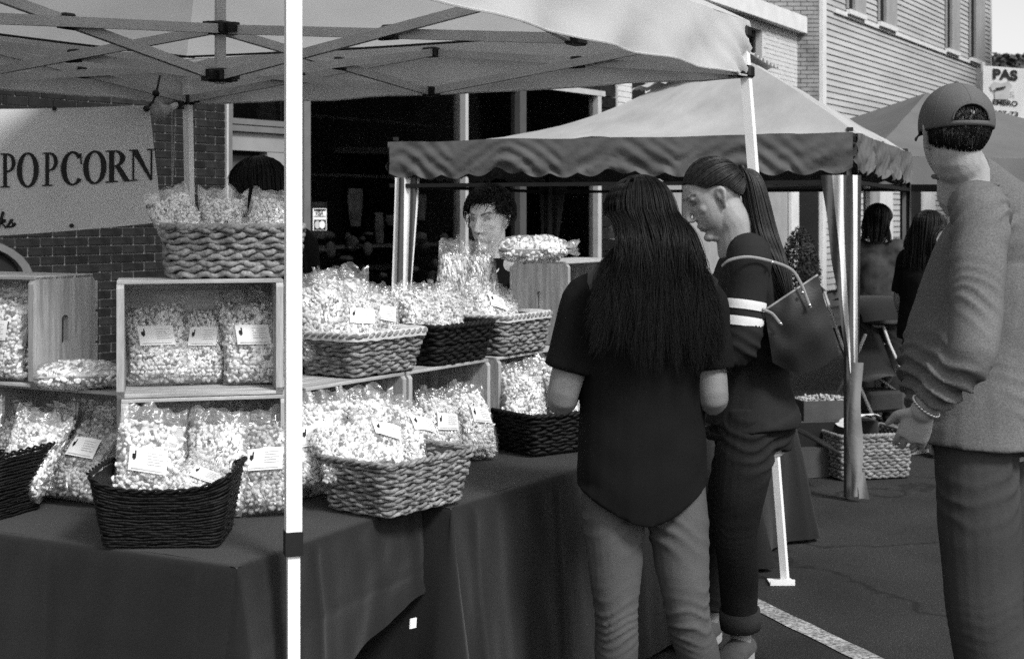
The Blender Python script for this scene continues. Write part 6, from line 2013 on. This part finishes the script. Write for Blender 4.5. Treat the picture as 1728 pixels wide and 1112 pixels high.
# two people by the house
eD, HD_, JD, oD = stander('person in printed top with dark hair standing behind the striped leg curtain', (2.56, 9.95), 1.58, (.45, .89), dict(sh_mat='print_shirt', tr_mat='jeans_dark', sleeve=.9, torso=dict(pelvis=(.18, .14), waist=(.17, .13), chest=(.165, .125), sh=(.165, .09))), hairf=lambda H, e, o: long_hair(H, .17, .10, -.07, 'hair', M['hair'], e, o, nst=350, seed=6, phimax=172, vol=1.08, r0=.003), arms='fwd')
eE, HE_, JE, oE = stander('person in black with long dark hair, half hidden behind the man in the cap', (2.62, 8.95), 1.53, (.75, .66), dict(sh_mat='black_shirt', tr_mat='jeans_dark', sleeve=.9, torso=dict(pelvis=(.18, .14), waist=(.17, .14), chest=(.165, .13), sh=(.165, .09))), hairf=lambda H, e, o: long_hair(H, .33, .15, -.09, 'hair', M['hair'], e, o, nst=450, seed=7, phimax=172, vol=1.15, r0=.003))

# ------------------------------------------------------------------ goods on the ground under the striped gazebo
def boxy(name, label, cat, c, size, yaw, m_, group=None):
    e = empty(name, c, (0, 0, yaw)); tag(e, label, cat, group)
    w, d, h = size; t = .006
    mb = MB(); mb.box((0, 0, t / 2), (w, d, t)); mb.build('base', M[m_], e)
    for sx in (-1, 1):
        mb = MB(); mb.box((sx * (w / 2 - t / 2), 0, h / 2 + t / 2), (t, d, h - t)); mb.build('side', M[m_], e)
        mb = MB(); mb.box((0, sx * (d / 2 - t / 2), h / 2 + t / 2), (w - 2 * t - .001, t, h - t)); mb.build('side', M[m_], e)
    return e
# low dark bench carrying the box
bq = G(1395, 770)
bn_ = empty('low_bench', at_z(P(1375, 0, 8.45), 0.0), (0, 0, R(10))); tag(bn_, 'low black cloth covered bench under the striped tent', 'bench')
mb = MB(); mb.box((0, 0, .30), (.62, .40, .02), bev=.004); mb.build('top', M['black_cloth'], bn_)
mb = MB()
mb.grid([[Vector((.31 * math.cos(w) * 1.0 / max(abs(math.cos(w)), abs(math.sin(w))) * (1 + .03 * s + .02 * math.sin(w * 14) * s), .20 / max(abs(math.cos(w)), abs(math.sin(w))) * math.sin(w) * (1 + .03 * s + .02 * math.sin(w * 14) * s), .305 - .30 * s)) for w in np.linspace(0, 2 * PI, 97)] for s in np.linspace(0, 1, 8)])
mb.build('drape', M['black_cloth'], bn_, smooth=True, fix=False)
b1 = boxy('cardboard_box', 'shallow grey cardboard box with popcorn on the low bench', 'box', at_z(P(1388, 0, 8.42), .312), (.34, .24, .115), R(12), 'cardboard')
pv_, pf_, pc_ = [], [], []; n0 = 0; r_ = np.random.default_rng(77)
for i in range(230):
    x, y = r_.uniform(-.155, .155), r_.uniform(-.105, .105)
    q = kern[r_.integers(8)] * r_.uniform(.007, .011) + np.array([x, y, .095 + .03 * math.cos(x * 9) * math.cos(y * 12) + r_.uniform(-.006, .006)])
    pv_.append(q); pf_ += (icf + n0).tolist(); n0 += len(q); pc_.append(np.full(len(q), r_.choice([.5, .35, .2])))
me = mesh_np('popcorn', np.concatenate(pv_), pf_, M['popcorn_mix'], True)
at = me.attributes.new('Col', 'FLOAT', 'POINT'); at.data.foreach_set('value', np.concatenate(pc_).astype(np.float32))
o = link('popcorn', me, b1); o["kind"] = "stuff"
b2 = boxy('cardboard_box', 'dark closed carton on the ground left of the large floor basket', 'box', at_z(G(1352, 802), .004), (.26, .22, .16), R(20), 'cardboard')
mb = MB(); mb.box((0, 0, .163), (.262, .222, .004)); mb.build('lid', M['cardboard'], b2)
# paper and board lying in the floor basket
fb = at_z(G(1452, 800), 0)
pp = MB()
pts = [(1360, 713), (1392, 722), (1405, 720), (1418, 716), (1430, 730), (1432, 742), (1400, 744), (1385, 738)]
g = []
for v in np.linspace(0, 1, 7):
    g.append([Vector((-.17 + .26 * u + .02 * v, -.12 + .20 * v, .315 + .07 * math.sin(u * 2.4) * (1 - v * .4) + .02 * noise.noise(Vector((u * 4, v * 4, 1))))) for u in np.linspace(0, 1, 10)])
pp.grid(g)
o = link('crumpled_paper', pp.mesh('crumpled_paper', M['paper'], True, fix=False), None, at_z(fb, -.02), (0, 0, R(14))); tag(o, 'crumpled white paper lying in the floor basket', 'paper')
bd = MB(); bd.box((0, 0, 0), (.36, .22, .012), bev=.002)
o = link('dark_board', bd.mesh('dark_board', M['black_plastic']), None, at_z(P(1362, 0, 7.85), .30), (R(8), R(28), R(12))); tag(o, 'dark board leaning down into the floor basket', 'board')
mb = MB(); mb.tube([(0, 0, 0), (0, .03, 0)], .065, 24, ref=(0, 0, 1))
o = link('round_lid', mb.mesh('round_lid', M['wood_dark']), None, P(1333, 704, 7.9), (0, 0, R(10))); tag(o, 'pale round lid standing beside the low bench', 'lid')

# ------------------------------------------------------------------ clipped shrub by the dark doorway
sb = at_z(P(1350, 0, 15.5), 0); shr = empty('clipped_shrub', sb); tag(shr, 'dark evergreen shrub in a pot before the dark doorway', 'shrub')
mb = MB(); mb.tube([(0, 0, .005), (0, 0, .30), (0, 0, .34)], [.15, .19, .20], 20); mb.build('pot', M['concrete'], shr, smooth=False)
mb = MB(); mb.tube([(0, 0, .3), (.01, 0, .7), (0, .01, 1.3)], [.03, .025, .015], 8); mb.build('trunk', M['bark'], shr)
wv, wf = [], []; r_ = np.random.default_rng(9)
for i in range(4200):
    d_ = r_.normal(size=3); d_ /= np.linalg.norm(d_); q = d_ * r_.uniform(.55, 1.02) ** .5
    c = np.array([q[0] * .20 * (1.1 - .3 * q[2]), q[1] * .20 * (1.1 - .3 * q[2]), .92 + q[2] * .46]); s = r_.uniform(.012, .026)
    a_ = r_.normal(size=3); a_ /= np.linalg.norm(a_); b_ = np.cross(a_, d_); b_ /= np.linalg.norm(b_) + 1e-6
    n0 = len(wv); wv += [c + a_ * s, c + b_ * s * .5, c - a_ * s, c - b_ * s * .5]; wf.append((n0, n0 + 1, n0 + 2, n0 + 3))
o = link('crown', mesh_np('crown', wv, wf, M['leaf']), shr)

# ------------------------------------------------------------------ folding stroller in front of the person by the house
stq = at_z(P(1478, 0, 9.6), 0); stl = empty('folding_stroller', stq, (0, 0, R(25))); tag(stl, 'dark folding stroller with crossed frame behind the man', 'stroller')
def stube(name, pts, r=.011, m_='steel_grey'):
    mb = MB(); mb.tube(pts, r, 8); mb.build(name, M[m_], stl, smooth=True)
for sx in (-.2, .2):
    stube('frame_tube', [(sx, -.28, .10), (sx, .10, .62), (sx, .30, .98)]); stube('frame_tube', [(sx, .30, .10), (sx, -.05, .58), (sx, -.14, .72)])
    stube('handle_grip', [(sx, .30, .98), (sx, .38, 1.02)], .016, 'black_plastic')
    for y in (-.28, .30):
        mb = MB()
        for k in range(16):
            a0, a1 = 2 * PI * k / 16, 2 * PI * (k + 1) / 16
            mb.tube([(sx, y + .08 * math.cos(a0), .09 + .08 * math.sin(a0)), (sx, y + .08 * math.cos(a1), .09 + .08 * math.sin(a1))], .014, 6, ref=(1, 0, 0))
        mb.build('wheel', M['black_plastic'], stl, smooth=True)
        stube('hub', [(sx - .015, y, .09), (sx + .015, y, .09)], .022)
for y, z in ((-.28, .10), (.30, .10)):
    stube('axle', [(-.2, y, z), (.2, y, z)], .008)
stube('cross_brace', [(-.2, .02, .30), (.2, .16, .62)], .009); stube('cross_brace', [(.2, .02, .30), (-.2, .16, .62)], .009)
mb = MB(); mb.grid([[Vector((x, -.16 + .38 * s, .42 + .02 * math.cos(x * 12) + .30 * max(0, s - .45) * 2)) for x in np.linspace(-.19, .19, 8)] for s in np.linspace(0, 1, 9)]); mb.build('seat', M['black_cloth'], stl, smooth=True, fix=False)
mb = MB(); mb.grid([[Vector((x, .10 - .26 * math.sin(a) * .9, .72 + .24 * math.cos(a) - .2 * x * x)) for x in np.linspace(-.2, .2, 8)] for a in np.linspace(-.5, 1.2, 10)]); mb.build('hood', M['black_cloth'], stl, smooth=True, fix=False)
mb = MB(); mb.box((0, .02, .26), (.30, .26, .14), bev=.02); mb.build('basket_bag', M['trousers'], stl)
